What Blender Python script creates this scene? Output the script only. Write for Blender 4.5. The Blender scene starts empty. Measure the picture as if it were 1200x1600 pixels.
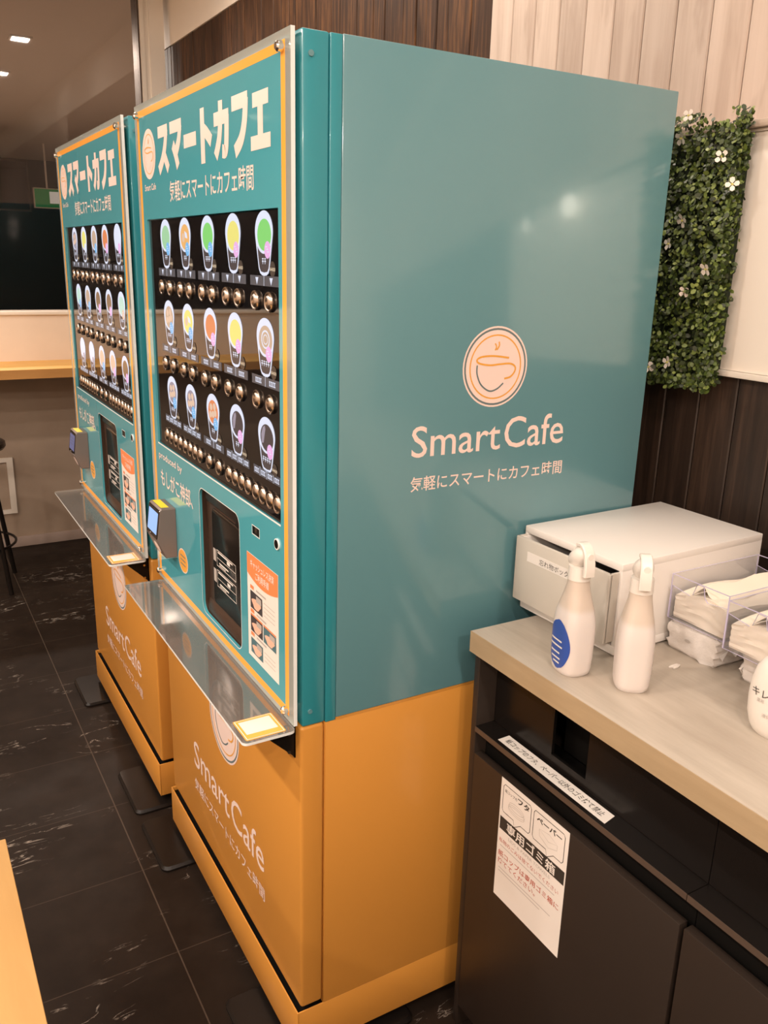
import bpy, bmesh, math, random
from mathutils import Vector, Matrix
random.seed(7)
SC = bpy.context.scene
COL = SC.collection
R = math.radians

# ------------------------------------------------------------------ camera
CAMPOS = (-0.5315, -1.1783, 1.5279)
YAW, PITCH, ROLL, FPX = 1.0385, 0.2893, 0.0274, 1322.6
cam = bpy.data.cameras.new('camera')
cam.sensor_fit = 'VERTICAL'; cam.sensor_height = 36.0; cam.lens = FPX / 1600 * 36
cam.clip_start = 0.02
camo = bpy.data.objects.new('camera', cam); COL.objects.link(camo)
fw = Vector((math.cos(YAW)*math.cos(PITCH), math.sin(YAW)*math.cos(PITCH), -math.sin(PITCH)))
rt = Vector((math.sin(YAW), -math.cos(YAW), 0)); up = rt.cross(fw)
r2 = math.cos(ROLL)*rt + math.sin(ROLL)*up
u2 = -math.sin(ROLL)*rt + math.cos(ROLL)*up
mw = Matrix(((r2.x, u2.x, -fw.x, CAMPOS[0]), (r2.y, u2.y, -fw.y, CAMPOS[1]), (r2.z, u2.z, -fw.z, CAMPOS[2]), (0, 0, 0, 1)))
camo.matrix_world = mw
SC.camera = camo

# ------------------------------------------------------------------ world, exposure, light settings
w = bpy.data.worlds.new('world'); SC.world = w; w.use_nodes = True
w.node_tree.nodes['Background'].inputs[0].default_value = (0.02, 0.016, 0.014, 1)
w.node_tree.nodes['Background'].inputs[1].default_value = 0.3
SC.view_settings.view_transform = 'Standard'; SC.view_settings.look = 'None'
SC.view_settings.exposure = 0.0; SC.view_settings.gamma = 1.0
SC.view_settings.use_curve_mapping = False
LIGHT_COLOR = (1.0, 0.85, 0.73)
LIGHT_POWER = 10.0
CEIL = 2.80
LIGHT_SPOTS = [(0.43, 2.018, 1.5), (0.46, 0.778, 1.1), (0.44, -0.31, 0.54), (-0.30, -1.55, 1.5), (-0.30, -2.79, 4.0)]  # last two unseen, set aside to fill from the camera side without glare
LIGHT_SPOTS += [(-1.55, y_, 2.4) for y_ in (2.6, 1.36, 0.12, -1.12)] + [(-1.55, -2.36, 4.0)] + [(-2.8, y_, 2.4) for y_ in (2.6, 1.36, 0.12, -1.12, -2.36)]  # unseen rows added as fill for the machine fronts and near side
HALL_SPOTS = [(0.43, 5.09, 5.0), (0.46, 6.33, 5.0), (-1.2, 5.09, 5.0), (-1.2, 6.33, 5.0)]

# ------------------------------------------------------------------ materials
def lin(c):
    c = c / 255.0
    return c / 12.92 if c <= 0.04045 else ((c + 0.055) / 1.055) ** 2.4
def rgb(*c): return tuple(lin(v) for v in c) + (1.0,)
MATS = {}
class N:
    def __init__(s, m): s.t = m.node_tree; s.n = s.t.nodes; s.l = s.t.links
    def new(s, typ, **k):
        o = s.n.new(typ)
        for a, v in k.items():
            if a.startswith('i_'):
                o.inputs[a[2:].replace('_', ' ')].default_value = v
            else: setattr(o, a, v)
        return o
    def link(s, a, b): s.l.new(a, b)
    def math(s, op, a, b=None):
        o = s.n.new('ShaderNodeMath'); o.operation = op
        for i, x in enumerate((a, b)):
            if x is None: continue
            if isinstance(x, (int, float)): o.inputs[i].default_value = x
            else: s.l.new(x, o.inputs[i])
        return o.outputs[0]
    def ramp(s, fac, stops):
        o = s.n.new('ShaderNodeValToRGB'); e = o.color_ramp.elements
        while len(e) < len(stops): e.new(0.5)
        for el, (p, c) in zip(e, stops): el.position = p; el.color = c
        s.l.new(fac, o.inputs[0]); return o.outputs[0]
    def mix(s, fac, a, b, typ='MIX'):
        o = s.n.new('ShaderNodeMix'); o.data_type = 'RGBA'; o.blend_type = typ
        for x, i in ((fac, 0), (a, 6), (b, 7)):
            if isinstance(x, (int, float, tuple)): o.inputs[i].default_value = x
            else: s.l.new(x, o.inputs[i])
        return o.outputs[2]
def M(name, col=None, rough=0.5, metal=0.0, spec=0.5, coat=0.0, emit=None, estr=0.0, trans=0.0, sss=0.0):
    m = bpy.data.materials.new(name); m.use_nodes = True; MATS[name] = m
    b = m.node_tree.nodes['Principled BSDF']
    if col: b.inputs['Base Color'].default_value = col
    b.inputs['Roughness'].default_value = rough; b.inputs['Metallic'].default_value = metal
    b.inputs['Specular IOR Level'].default_value = spec
    b.inputs['Coat Weight'].default_value = coat; b.inputs['Coat Roughness'].default_value = 0.06
    b.inputs['Transmission Weight'].default_value = trans
    if sss: b.inputs['Subsurface Weight'].default_value = sss; b.inputs['Subsurface Radius'].default_value = (0.02, 0.015, 0.01)
    if emit: b.inputs['Emission Color'].default_value = emit; b.inputs['Emission Strength'].default_value = estr
    return m
def bsdf(m): return m.node_tree.nodes['Principled BSDF']
def coords(n): return n.new('ShaderNodeTexCoord').outputs['Object']
def noise(n, vec, scale, detail=3, rough=0.5, mapscale=None, dist=0.0):
    if mapscale:
        mp = n.new('ShaderNodeMapping'); mp.inputs['Scale'].default_value = mapscale; n.link(vec, mp.inputs[0]); vec = mp.outputs[0]
    t = n.new('ShaderNodeTexNoise'); t.inputs['Scale'].default_value = scale; t.inputs['Detail'].default_value = detail
    t.inputs['Roughness'].default_value = rough; t.inputs['Distortion'].default_value = dist
    n.link(vec, t.inputs['Vector']); return t.outputs['Fac']
def bump(n, m, h, strength=0.2, dist=0.005):
    b = n.new('ShaderNodeBump'); b.inputs['Strength'].default_value = strength; b.inputs['Distance'].default_value = dist
    n.link(h, b.inputs['Height']); n.link(b.outputs[0], bsdf(m).inputs['Normal'])
def mottled(name, c1, c2, scale=3, rough=0.6, mapscale=None, bumps=0.0, **k):
    m = M(name, c1, rough, **k); n = N(m)
    f = noise(n, coords(n), scale, 5, 0.6, mapscale)
    n.link(n.ramp(f, [(0.3, c1), (0.7, c2)]), bsdf(m).inputs['Base Color'])
    if bumps: bump(n, m, f, bumps)
    return m
def wood_planks(name, dark, mid, light, streak=7.0, rough=0.55, stain=None):
    m = M(name, mid, rough); n = N(m); co = coords(n)
    g = n.new('ShaderNodeNewGeometry')
    isl = g.outputs['Random Per Island']
    off = n.new('ShaderNodeVectorMath'); off.operation = 'ADD'
    cmb = n.new('ShaderNodeCombineXYZ'); n.link(n.math('MULTIPLY', isl, 37.0), cmb.inputs[2]); n.link(n.math('MULTIPLY', isl, 11.0), cmb.inputs[1])
    n.link(co, off.inputs[0]); n.link(cmb.outputs[0], off.inputs[1])
    v = off.outputs[0]
    f1 = noise(n, v, streak, 5, 0.65, (1, 9, 0.5), 0.6)
    f2 = noise(n, v, 3.0, 3, 0.5, (1, 3, 0.7))
    fac = n.math('ADD', n.math('MULTIPLY', f1, 0.65), n.math('MULTIPLY', f2, 0.35))
    c = n.ramp(fac, [(0.32, dark), (0.5, mid), (0.68, light)])
    c = n.mix(1.0, c, n.ramp(isl, [(0, (0.86, 0.85, 0.84, 1)), (1, (1.08, 1.07, 1.06, 1))]), 'MULTIPLY')
    # knots
    vo = n.new('ShaderNodeTexVoronoi'); vo.inputs['Scale'].default_value = 1.0
    mp = n.new('ShaderNodeMapping'); mp.inputs['Scale'].default_value = (1, 9, 3.2); n.link(v, mp.inputs[0]); n.link(mp.outputs[0], vo.inputs['Vector'])
    k = n.ramp(vo.outputs['Distance'], [(0.07, (1, 1, 1, 1)), (0.16, (0, 0, 0, 1))])
    c = n.mix(n.math('MULTIPLY', k, 0.55), c, dark)
    if stain:
        sep = n.new('ShaderNodeSeparateXYZ'); n.link(co, sep.inputs[0])
        f3 = noise(n, v, 2.2, 4, 0.6, (1, 5, 1.2))
        c = n.mix(n.ramp(f3, [(0.56, (0, 0, 0, 1)), (0.75, (0.75, 0.75, 0.75, 1))]), c, stain)
    n.link(c, bsdf(m).inputs['Base Color'])
    bump(n, m, f1, 0.25, 0.002)
    return m
def thin_clear(name, tint=(1, 1, 1, 1), base=0.04, rough=0.03, haze=0.0, hazecol=(0.8, 0.8, 0.8, 1)):
    """thin transparent sheet: see-through plus mirror reflection growing towards grazing angles"""
    m = bpy.data.materials.new(name); m.use_nodes = True; MATS[name] = m; n = N(m)
    n.n.remove(n.n['Principled BSDF'])
    out = n.n['Material Output']
    tr = n.new('ShaderNodeBsdfTransparent'); tr.inputs[0].default_value = tint
    gl = n.new('ShaderNodeBsdfGlossy'); gl.inputs['Roughness'].default_value = rough
    lw = n.new('ShaderNodeLayerWeight'); lw.inputs[0].default_value = 0.5
    fac = n.math('ADD', n.math('MULTIPLY', n.math('POWER', lw.outputs['Facing'], 5.0), 1.0 - base), base)
    body = tr.outputs[0]
    if haze:
        df = n.new('ShaderNodeBsdfDiffuse'); df.inputs[0].default_value = hazecol
        mx = n.new('ShaderNodeMixShader'); mx.inputs[0].default_value = haze
        n.link(tr.outputs[0], mx.inputs[1]); n.link(df.outputs[0], mx.inputs[2]); body = mx.outputs[0]
    ms = n.new('ShaderNodeMixShader'); n.link(fac, ms.inputs[0]); n.link(body, ms.inputs[1]); n.link(gl.outputs[0], ms.inputs[2])
    n.link(ms.outputs[0], out.inputs[0]); return m

TEAL = (0.03, 0.26, 0.315, 1); ORANGE = (0.60, 0.265, 0.048, 1); CREAM = (0.86, 0.80, 0.74, 1)
M('teal_side', (0.115, 0.270, 0.310, 1), 0.3, spec=0.5, coat=1.0); bsdf(MATS['teal_side']).inputs['Coat IOR'].default_value = 1.52; bsdf(MATS['teal_side']).inputs['Coat Roughness'].default_value = 0.12
M('teal_strip', TEAL, 0.28, spec=0.5, coat=0.2)
M('teal_print', (0.075, 0.365, 0.44, 1), 0.05, spec=0.6, coat=0.5)
M('orange_paint', ORANGE, 0.3, spec=0.45, coat=0.15)
M('orange_line', (0.95, 0.42, 0.07, 1), 0.12, spec=0.5)
M('cream_vinyl', (0.86, 0.69, 0.63, 1), 0.3)
M('grey_vinyl', (0.14, 0.19, 0.2, 1), 0.35)
M('orange_vinyl', (0.80, 0.38, 0.06, 1), 0.35)
thin_clear('acrylic_margin', (0.8, 0.85, 0.83, 1), 0.06, 0.05, 0.45, (0.62, 0.66, 0.62, 1))
thin_clear('acrylic_tray', (0.50, 0.49, 0.48, 1), 0.24, 0.07, 0.30, (0.40, 0.38, 0.36, 1))
thin_clear('acrylic_clear', (0.97, 0.97, 0.98, 1), 0.05, 0.03, 0.03)
M('acrylic_edge', (0.80, 0.84, 0.84, 1), 0.15)
M('acrylic_edge_violet', (0.52, 0.48, 0.66, 1), 0.2)
M('chrome', (0.85, 0.83, 0.8, 1), 0.12, metal=1.0)
M('bronze_button', (0.52, 0.44, 0.37, 1), 0.25, metal=1.0)
M('black_gloss', (0.004, 0.004, 0.005, 1), 0.03, spec=0.5)
M('black_matt', (0.005, 0.0045, 0.004, 1), 0.6, spec=0.1)
M('black_plastic', (0.03, 0.022, 0.018, 1), 0.25)
M('port_brown', (0.050, 0.030, 0.021, 1), 0.3, spec=0.3)
M('port_dark', (0.010, 0.008, 0.007, 1), 0.2, spec=0.25)
M('black_metal', (0.009, 0.007, 0.006, 1), 0.28, spec=0.2)
M('terminal_grey', (0.17, 0.13, 0.115, 1), 0.4)
M('yellow_label', (0.95, 0.70, 0.02, 1), 0.5)
M('paper_white', (0.74, 0.69, 0.64, 1), 0.65)
M('paper_ink', (0.03, 0.025, 0.02, 1), 0.6)
M('paper_grey', (0.42, 0.38, 0.35, 1), 0.6)
M('paper_red', (0.42, 0.07, 0.035, 1), 0.6)
M('sheet_orange', (0.85, 0.25, 0.09, 1), 0.4)
M('skin_print', (0.78, 0.46, 0.34, 1), 0.5)
M('dark_print', (0.05, 0.045, 0.05, 1), 0.4)
M('teal_dark_print', (0.07, 0.16, 0.19, 1), 0.4)
def glow(name, c, s): return M(name, (0.02, 0.02, 0.02, 1), 0.3, emit=c, estr=s)
GL = dict(g_white=((0.80, 0.84, 1.0, 1), 0.95), g_green=((0.25, 0.75, 0.18, 1), 0.9), g_mint=((0.45, 0.80, 0.45, 1), 0.8),
          g_orange=((0.95, 0.50, 0.16, 1), 0.9), g_yellow=((0.95, 0.85, 0.22, 1), 0.9), g_blue=((0.22, 0.58, 1.0, 1), 0.85),
          g_pink=((0.95, 0.50, 0.88, 1), 0.9), g_brown=((0.34, 0.19, 0.10, 1), 0.8), g_latte=((0.66, 0.46, 0.32, 1), 0.85),
          g_peach=((0.9, 0.62, 0.45, 1), 0.85), g_red=((0.9, 0.28, 0.1, 1), 0.85), g_coffee=((0.06, 0.045, 0.05, 1), 0.8), g_mauve=((0.40, 0.34, 0.42, 1), 0.8),
          g_grey=((0.085, 0.085, 0.10, 1), 0.8), g_dim=((0.07, 0.045, 0.03, 1), 0.6), g_price=((0.80, 0.62, 0.42, 1), 0.8),
          g_screen=((0.36, 0.58, 1.0, 1), 1.0), g_screen_dim=((0.16, 0.17, 0.36, 1), 0.7), g_mintpale=((0.6, 0.85, 0.72, 1), 0.9))
for k_, (c_, s_) in GL.items(): glow(k_, c_, s_)
M('box_plastic', (0.80, 0.76, 0.72, 1), 0.38)
M('box_front', (0.60, 0.56, 0.50, 1), 0.4)
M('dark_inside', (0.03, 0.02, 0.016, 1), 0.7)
M('bottle_white', (0.80, 0.76, 0.735, 1), 0.32, sss=0.15)
n_ = N(MATS['bottle_white']); sp_ = n_.new('ShaderNodeSeparateXYZ'); n_.link(coords(n_), sp_.inputs[0])   # milky fill below, empty translucent neck above
n_.link(n_.ramp(sp_.outputs[2], [(0.112, (0.66, 0.61, 0.585, 1)), (0.122, (0.58, 0.50, 0.43, 1))]), bsdf(MATS['bottle_white']).inputs['Base Color'])
M('trigger_white', (0.76, 0.72, 0.67, 1), 0.35)
M('label_blue', (0.035, 0.085, 0.36, 1), 0.35)
M('soap_white', (0.70, 0.66, 0.61, 1), 0.3, sss=0.1)
M('soap_pink', (0.9, 0.32, 0.33, 1), 0.5)
M('towel', (0.86, 0.78, 0.66, 1), 0.85, sss=0.1)
mottled('wrap_film', (0.66, 0.62, 0.59, 1), (0.80, 0.76, 0.73, 1), 14, 0.18, (1, 2, 3), 0.5)
M('cabinet_dark', (0.024, 0.0165, 0.0125, 1), 0.42, spec=0.4)
M('cabinet_edge', (0.075, 0.05, 0.036, 1), 0.45)
M('niche_black', (0.009, 0.007, 0.006, 1), 0.26, spec=0.22)
def laminate(name, a, b, mapscale, rough=0.4, scale=3.0):
    m = M(name, a, rough); n = N(m); co = coords(n)
    f = noise(n, co, scale, 6, 0.65, mapscale, 0.4)
    n.link(n.ramp(f, [(0.32, a), (0.68, b)]), bsdf(m).inputs['Base Color']); return m
laminate('counter_laminate', (0.375, 0.32, 0.262, 1), (0.475, 0.42, 0.352, 1), (9, 0.9, 9), 0.36)
laminate('counter_edge', (0.35, 0.255, 0.150, 1), (0.43, 0.32, 0.195, 1), (9, 0.9, 9), 0.4)
laminate('orange_wood', (0.46, 0.255, 0.080, 1), (0.51, 0.295, 0.098, 1), (6, 0.8, 6), 0.5)
laminate('bar_edge', (0.42, 0.20, 0.055, 1), (0.48, 0.24, 0.07, 1), (0.8, 6, 6), 0.5)
laminate('bar_wood', (0.90, 0.51, 0.12, 1), (0.94, 0.55, 0.14, 1), (0.8, 6, 6), 0.45)
wood_planks('whitewashed_planks', rgb(164, 144, 130), rgb(186, 168, 155), rgb(197, 180, 168), 3, 0.6, rgb(134, 110, 92))
wood_planks('dark_planks', rgb(34, 20, 12), rgb(64, 42, 26), rgb(112, 76, 46), 9, 0.6)
bsdf(MATS['dark_planks']).inputs['Specular IOR Level'].default_value = 0.2
wood_planks('lower_dark_planks', rgb(32, 23, 18), rgb(50, 37, 29), rgb(76, 58, 46), 7, 0.5)
M('wall_gap', (0.012, 0.008, 0.006, 1), 0.9)
mottled('plaster_beige', (0.68, 0.56, 0.455, 1), (0.76, 0.63, 0.515, 1), 2.2, 0.8)
mottled('concrete_wall', (0.30, 0.225, 0.165, 1), (0.38, 0.295, 0.225, 1), 2.5, 0.75)
M('cream_paint', (0.84, 0.76, 0.66, 1), 0.6)
M('ceiling_paint', (0.62, 0.55, 0.49, 1), 0.8)
M('baseboard_grey', (0.38, 0.30, 0.26, 1), 0.5)
M('white_panel', (0.88, 0.81, 0.73, 1), 0.33)
M('ledge_wood', (0.52, 0.42, 0.34, 1), 0.5)
M('frame_white', (0.74, 0.68, 0.60, 1), 0.5)
thin_clear('window_glass', (0.72, 0.69, 0.67, 1), 0.035, 0.02)
M('night_wall', (0.012, 0.010, 0.009, 1), 0.9); M('hall_brown', (0.10, 0.07, 0.05, 1), 0.8)
M('lamp_diffuser', (0.9, 0.9, 0.9, 1), 0.5, emit=(1.0, 0.88, 0.74, 1), estr=9.0)
M('glare_bulb', (0.9, 0.9, 0.9, 1), 0.4, emit=(1.0, 0.86, 0.7, 1), estr=7.0)
M('sign_green', (0.0, 0.06, 0.02, 1), 0.4, emit=(0.02, 0.45, 0.10, 1), estr=0.22)
M('sign_white', (0.8, 0.8, 0.8, 1), 0.4, emit=(0.9, 0.95, 0.9, 1), estr=0.4)
# floor: dark stone tiles with pale grout and white veins
def floor_mat():
    m = M('stone_tiles', (0.03, 0.022, 0.018, 1), 0.5, spec=0.09); n = N(m); co = coords(n)
    sep = n.new('ShaderNodeSeparateXYZ'); n.link(co, sep.inputs[0])
    def line(out, period, off, wd):
        a = n.math('ABSOLUTE', n.math('SUBTRACT', n.math('FRACT', n.math('DIVIDE', n.math('SUBTRACT', out, off - period / 2), period)), 0.5))
        return n.math('LESS_THAN', a, wd / period / 2)
    g = n.math('MAXIMUM', line(sep.outputs[0], 0.61, -0.1185, 0.0032), n.math('MULTIPLY', line(sep.outputs[1], 0.305, 0.395, 0.0024), 0.55))
    base = n.ramp(noise(n, co, 5, 6, 0.65), [(0.3, (0.0100, 0.0064, 0.0046, 1)), (0.75, (0.022, 0.0150, 0.0110, 1))])
    v = noise(n, co, 3.4, 7, 0.58, (1.0, 3.6, 1), 0.7)
    ridge = n.math('ABSOLUTE', n.math('SUBTRACT', v, 0.5))
    thin = n.ramp(ridge, [(0.0, (1, 1, 1, 1)), (0.0075, (0, 0, 0, 1))])
    patch = n.ramp(noise(n, co, 2.6, 3, 0.5), [(0.50, (0, 0, 0, 1)), (0.60, (1, 1, 1, 1))])
    brk = n.ramp(noise(n, co, 26, 2, 0.5), [(0.44, (0, 0, 0, 1)), (0.54, (1, 1, 1, 1))])
    veins = n.math('MULTIPLY', n.math('MULTIPLY', thin, patch), brk)
    c = n.mix(n.math('MULTIPLY', veins, 0.65), base, (0.50, 0.44, 0.38, 1))
    c = n.mix(n.math('MULTIPLY', g, 0.55), c, (0.10, 0.075, 0.057, 1))
    n.link(c, bsdf(m).inputs['Base Color'])
    n.link(n.ramp(noise(n, co, 7, 4), [(0.3, (0.40,)*3 + (1,)), (0.7, (0.52,)*3 + (1,))]), bsdf(m).inputs['Roughness'])
floor_mat()
def leaf_mat():
    m = M('box_leaves', (0.1, 0.2, 0.03, 1), 0.45); n = N(m)
    g = n.new('ShaderNodeNewGeometry')
    n.link(n.ramp(g.outputs['Random Per Island'], [(0.0, (0.014, 0.022, 0.007, 1)), (0.45, (0.042, 0.066, 0.014, 1)), (0.80, (0.115, 0.165, 0.028, 1)), (1.0, (0.25, 0.31, 0.08, 1))]), bsdf(m).inputs['Base Color'])
leaf_mat()
M('petal', (0.86, 0.78, 0.70, 1), 0.6); M('petal_heart', (0.6, 0.55, 0.15, 1), 0.6); M('leaf_backing', (0.012, 0.02, 0.007, 1), 0.9)

# ------------------------------------------------------------------ mesh tools
_tc = {}
def text_mesh(s, bold):
    if (s, bold) not in _tc:
        c = bpy.data.curves.new('lettering', 'FONT'); c.body = s; c.size = 1; c.offset = bold; c.resolution_u = 3
        o = bpy.data.objects.new('lettering', c); COL.objects.link(o)
        bpy.context.view_layer.update()
        me = bpy.data.meshes.new_from_object(o.evaluated_get(bpy.context.evaluated_depsgraph_get()))
        vs = [(v.co.x, v.co.y) for v in me.vertices]; fs = [tuple(p.vertices) for p in me.polygons]
        bpy.data.objects.remove(o); bpy.data.curves.remove(c); bpy.data.meshes.remove(me)
        x0 = min(v[0] for v in vs); x1 = max(v[0] for v in vs); y0 = min(v[1] for v in vs); y1 = max(v[1] for v in vs)
        _tc[(s, bold)] = ([((x - x0) / (x1 - x0), (y - y0) / max(y1 - y0, 1e-6)) for x, y in vs], fs)
    return _tc[(s, bold)]
def rrect(a0, a1, b0, b1, r, n=5):
    if a0 > a1: a0, a1 = a1, a0
    pts = []
    for cx, cy, st in ((a1 - r, b1 - r, 0), (a0 + r, b1 - r, 90), (a0 + r, b0 + r, 180), (a1 - r, b0 + r, 270)):
        for i in range(n + 1):
            t = R(st + 90 * i / n); pts.append((cx + r * math.cos(t), cy + r * math.sin(t)))
    return pts
def ell(cx, cy, rx, ry, n=32): return [(cx + rx * math.cos(2 * math.pi * i / n), cy + ry * math.sin(2 * math.pi * i / n)) for i in range(n)]
def spline(pts, sub=6):
    out = []
    P = [pts[0]] + list(pts) + [pts[-1]]
    for i in range(1, len(P) - 2):
        p0, p1, p2, p3 = P[i - 1], P[i], P[i + 1], P[i + 2]
        for k in range(sub):
            t = k / sub
            out.append(tuple(0.5 * (2*b + (c - a)*t + (2*a - 5*b + 4*c - d)*t*t + (3*b - a - 3*c + d)*t**3) for a, b, c, d in zip(p0, p1, p2, p3)))
    out.append(tuple(pts[-1])); return out
class MB:
    def __init__(s): s.v = []; s.f = []; s.m = []; s.names = []
    def mi(s, m):
        if m not in s.names: s.names.append(m)
        return s.names.index(m)
    def add(s, vs, fs, m):
        k = len(s.v); i = s.mi(m); s.v += [tuple(v) for v in vs]
        for f in fs: s.f.append(tuple(k + a for a in f)); s.m.append(i)
    def bm(s, bm, m, mat=None):
        if mat is not None: bm.transform(mat)
        bm.verts.index_update(); s.add([v.co[:] for v in bm.verts], [[v.index for v in f.verts] for f in bm.faces], m); bm.free()
    def box(s, x0, x1, y0, y1, z0, z1, m, bev=0.0, seg=2, mat=None):
        b = bmesh.new(); bmesh.ops.create_cube(b, size=1)
        for v in b.verts: v.co = ((x0 + x1)/2 + v.co.x*(x1 - x0), (y0 + y1)/2 + v.co.y*(y1 - y0), (z0 + z1)/2 + v.co.z*(z1 - z0))
        if bev: bmesh.ops.bevel(b, geom=list(b.edges), offset=bev, segments=seg, affect='EDGES', profile=0.5)
        s.bm(b, m, mat)
    def cyl(s, p0, p1, r0, m, r1=None, n=20, caps=True):
        r1 = r0 if r1 is None else r1
        p0 = Vector(p0); p1 = Vector(p1); d = (p1 - p0).normalized()
        a = d.orthogonal().normalized(); b = d.cross(a)
        vs = []
        for p, r in ((p0, r0), (p1, r1)):
            for i in range(n):
                t = 2 * math.pi * i / n; vs.append(p + a * r * math.cos(t) + b * r * math.sin(t))
        fs = [(i, (i + 1) % n, n + (i + 1) % n, n + i) for i in range(n)]
        if caps: fs += [tuple(range(n))[::-1], tuple(range(n, 2 * n))]
        s.add(vs, fs, m)
    def tube(s, pts, r, m, n=8):
        pts = [Vector(p) for p in pts]; vs = []; a = None
        for i, p in enumerate(pts):
            d = (pts[min(i + 1, len(pts) - 1)] - pts[max(i - 1, 0)]).normalized()
            a = (d.orthogonal() if a is None else (a - d * a.dot(d))).normalized(); b = d.cross(a)
            vs += [p + a * r * math.cos(2*math.pi*k/n) + b * r * math.sin(2*math.pi*k/n) for k in range(n)]
        fs = [(i*n + k, i*n + (k + 1) % n, (i + 1)*n + (k + 1) % n, (i + 1)*n + k) for i in range(len(pts) - 1) for k in range(n)]
        fs += [tuple(range(n))[::-1], tuple(range((len(pts) - 1)*n, len(pts)*n))]
        s.add(vs, fs, m)
    def rings(s, rings, m, caps=True):
        n = len(rings[0]); vs = [p for r in rings for p in r]
        fs = [(i*n + k, i*n + (k + 1) % n, (i + 1)*n + (k + 1) % n, (i + 1)*n + k) for i in range(len(rings) - 1) for k in range(n)]
        if caps: fs += [tuple(range(n))[::-1], tuple(range((len(rings) - 1)*n, len(rings)*n))]
        s.add(vs, fs, m)
    def poly(s, pts, mp, m): s.add([mp(*p) for p in pts], [tuple(range(len(pts)))], m)
    def rect(s, a0, a1, b0, b1, mp, m): s.poly([(a0, b0), (a1, b0), (a1, b1), (a0, b1)], mp, m)
    def ring(s, outer, inner, mp, m):
        n = len(outer); s.add([mp(*p) for p in outer] + [mp(*p) for p in inner], [(i, (i + 1) % n, n + (i + 1) % n, n + i) for i in range(n)], m)
    def ribbon(s, pts, wd, mp, m, closed=False):
        n = len(pts); L = []; Rr = []
        for i, p in enumerate(pts):
            a = pts[(i - 1) % n] if closed else pts[max(i - 1, 0)]; b = pts[(i + 1) % n] if closed else pts[min(i + 1, n - 1)]
            dx, dy = b[0] - a[0], b[1] - a[1]; l = math.hypot(dx, dy) or 1; nx, ny = -dy / l * wd / 2, dx / l * wd / 2
            L.append((p[0] + nx, p[1] + ny)); Rr.append((p[0] - nx, p[1] - ny))
        s.add([mp(*p) for p in L + Rr], [(i, (i + 1) % n, n + (i + 1) % n, n + i) for i in range(n if closed else n - 1)], m)
    def frame(s, a0, a1, b0, b1, wd, mp, m):
        s.ring([(a0, b0), (a1, b0), (a1, b1), (a0, b1)], [(a0 + wd*(1 if a1 > a0 else -1), b0 + wd), (a1 - wd*(1 if a1 > a0 else -1), b0 + wd), (a1 - wd*(1 if a1 > a0 else -1), b1 - wd), (a0 + wd*(1 if a1 > a0 else -1), b1 - wd)], mp, m)
    def text(s, st, mp, a0, a1, b0, b1, m, bold=0.0):
        vs, fs = text_mesh(st, bold)
        s.add([mp(a0 + (a1 - a0)*x, b0 + (b1 - b0)*y) for x, y in vs], fs, m)
    def plate(s, outlines, t0, t1, mp3, m, medge=None):
        """flat sheet with holes; mp3(a, b, t) -> point"""
        c = bpy.data.curves.new('outline', 'CURVE'); c.dimensions = '2D'; c.fill_mode = 'BOTH'
        for pts in outlines:
            sp = c.splines.new('POLY'); sp.points.add(len(pts) - 1); sp.use_cyclic_u = True
            for p, q in zip(sp.points, pts): p.co = (q[0], q[1], 0, 1)
        o = bpy.data.objects.new('outline', c); COL.objects.link(o); bpy.context.view_layer.update()
        me = bpy.data.meshes.new_from_object(o.evaluated_get(bpy.context.evaluated_depsgraph_get()))
        vs = [(v.co.x, v.co.y) for v in me.vertices]; fs = [tuple(p.vertices) for p in me.polygons]
        bpy.data.objects.remove(o); bpy.data.curves.remove(c); bpy.data.meshes.remove(me)
        s.add([mp3(a, b, t0) for a, b in vs], fs, m); s.add([mp3(a, b, t1) for a, b in vs], fs, m)
        for pts in outlines:
            n = len(pts)
            s.add([mp3(a, b, t0) for a, b in pts] + [mp3(a, b, t1) for a, b in pts], [(i, (i + 1) % n, n + (i + 1) % n, n + i) for i in range(n)], medge or m)
    def mesh(s, name):
        me = bpy.data.meshes.new(name); me.from_pydata(s.v, [], s.f)
        for nm in s.names: me.materials.append(MATS[nm])
        me.polygons.foreach_set('material_index', s.m)
        b = bmesh.new(); b.from_mesh(me); bmesh.ops.remove_doubles(b, verts=b.verts, dist=1e-6)
        bmesh.ops.recalc_face_normals(b, faces=b.faces); b.to_mesh(me); b.free()
        me.polygons.foreach_set('use_smooth', [True] * len(me.polygons)); me.set_sharp_from_angle(angle=R(35)); me.update()
        return me
    def build(s, name, parent=None, loc=(0, 0, 0), label=None, rotz=0):
        o = bpy.data.objects.new(name, s.mesh(name)); COL.objects.link(o)
        o.location = loc; o.rotation_euler = (0, 0, rotz)
        if parent: o.parent = parent
        if label: o['label'] = label
        return o
def tag(o, label, cat, group=None):
    o['label'] = label; o['category'] = cat
    if group: o['group'] = group
    return o
def thing(name, label, cat, loc=(0, 0, 0), rotz=0, group=None):
    o = bpy.data.objects.new(name, None); o.empty_display_size = 0.1; COL.objects.link(o)
    o.location = loc; o.rotation_euler = (0, 0, rotz); return tag(o, label, cat, group)
def struct(mb, name):
    o = mb.build(name); o['kind'] = 'structure'; return o
def copy_tree(o, parent=None):
    c = o.copy(); COL.objects.link(c)
    if parent: c.parent = parent
    for ch in list(o.children): copy_tree(ch, c)
    return c
def FX(x): return lambda a, b: (x, a, b)      # drawn on a plane of constant x: a = y, b = z
def FY(y): return lambda a, b: (a, y, b)
def FZ(z): return lambda a, b: (a, b, z)

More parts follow.
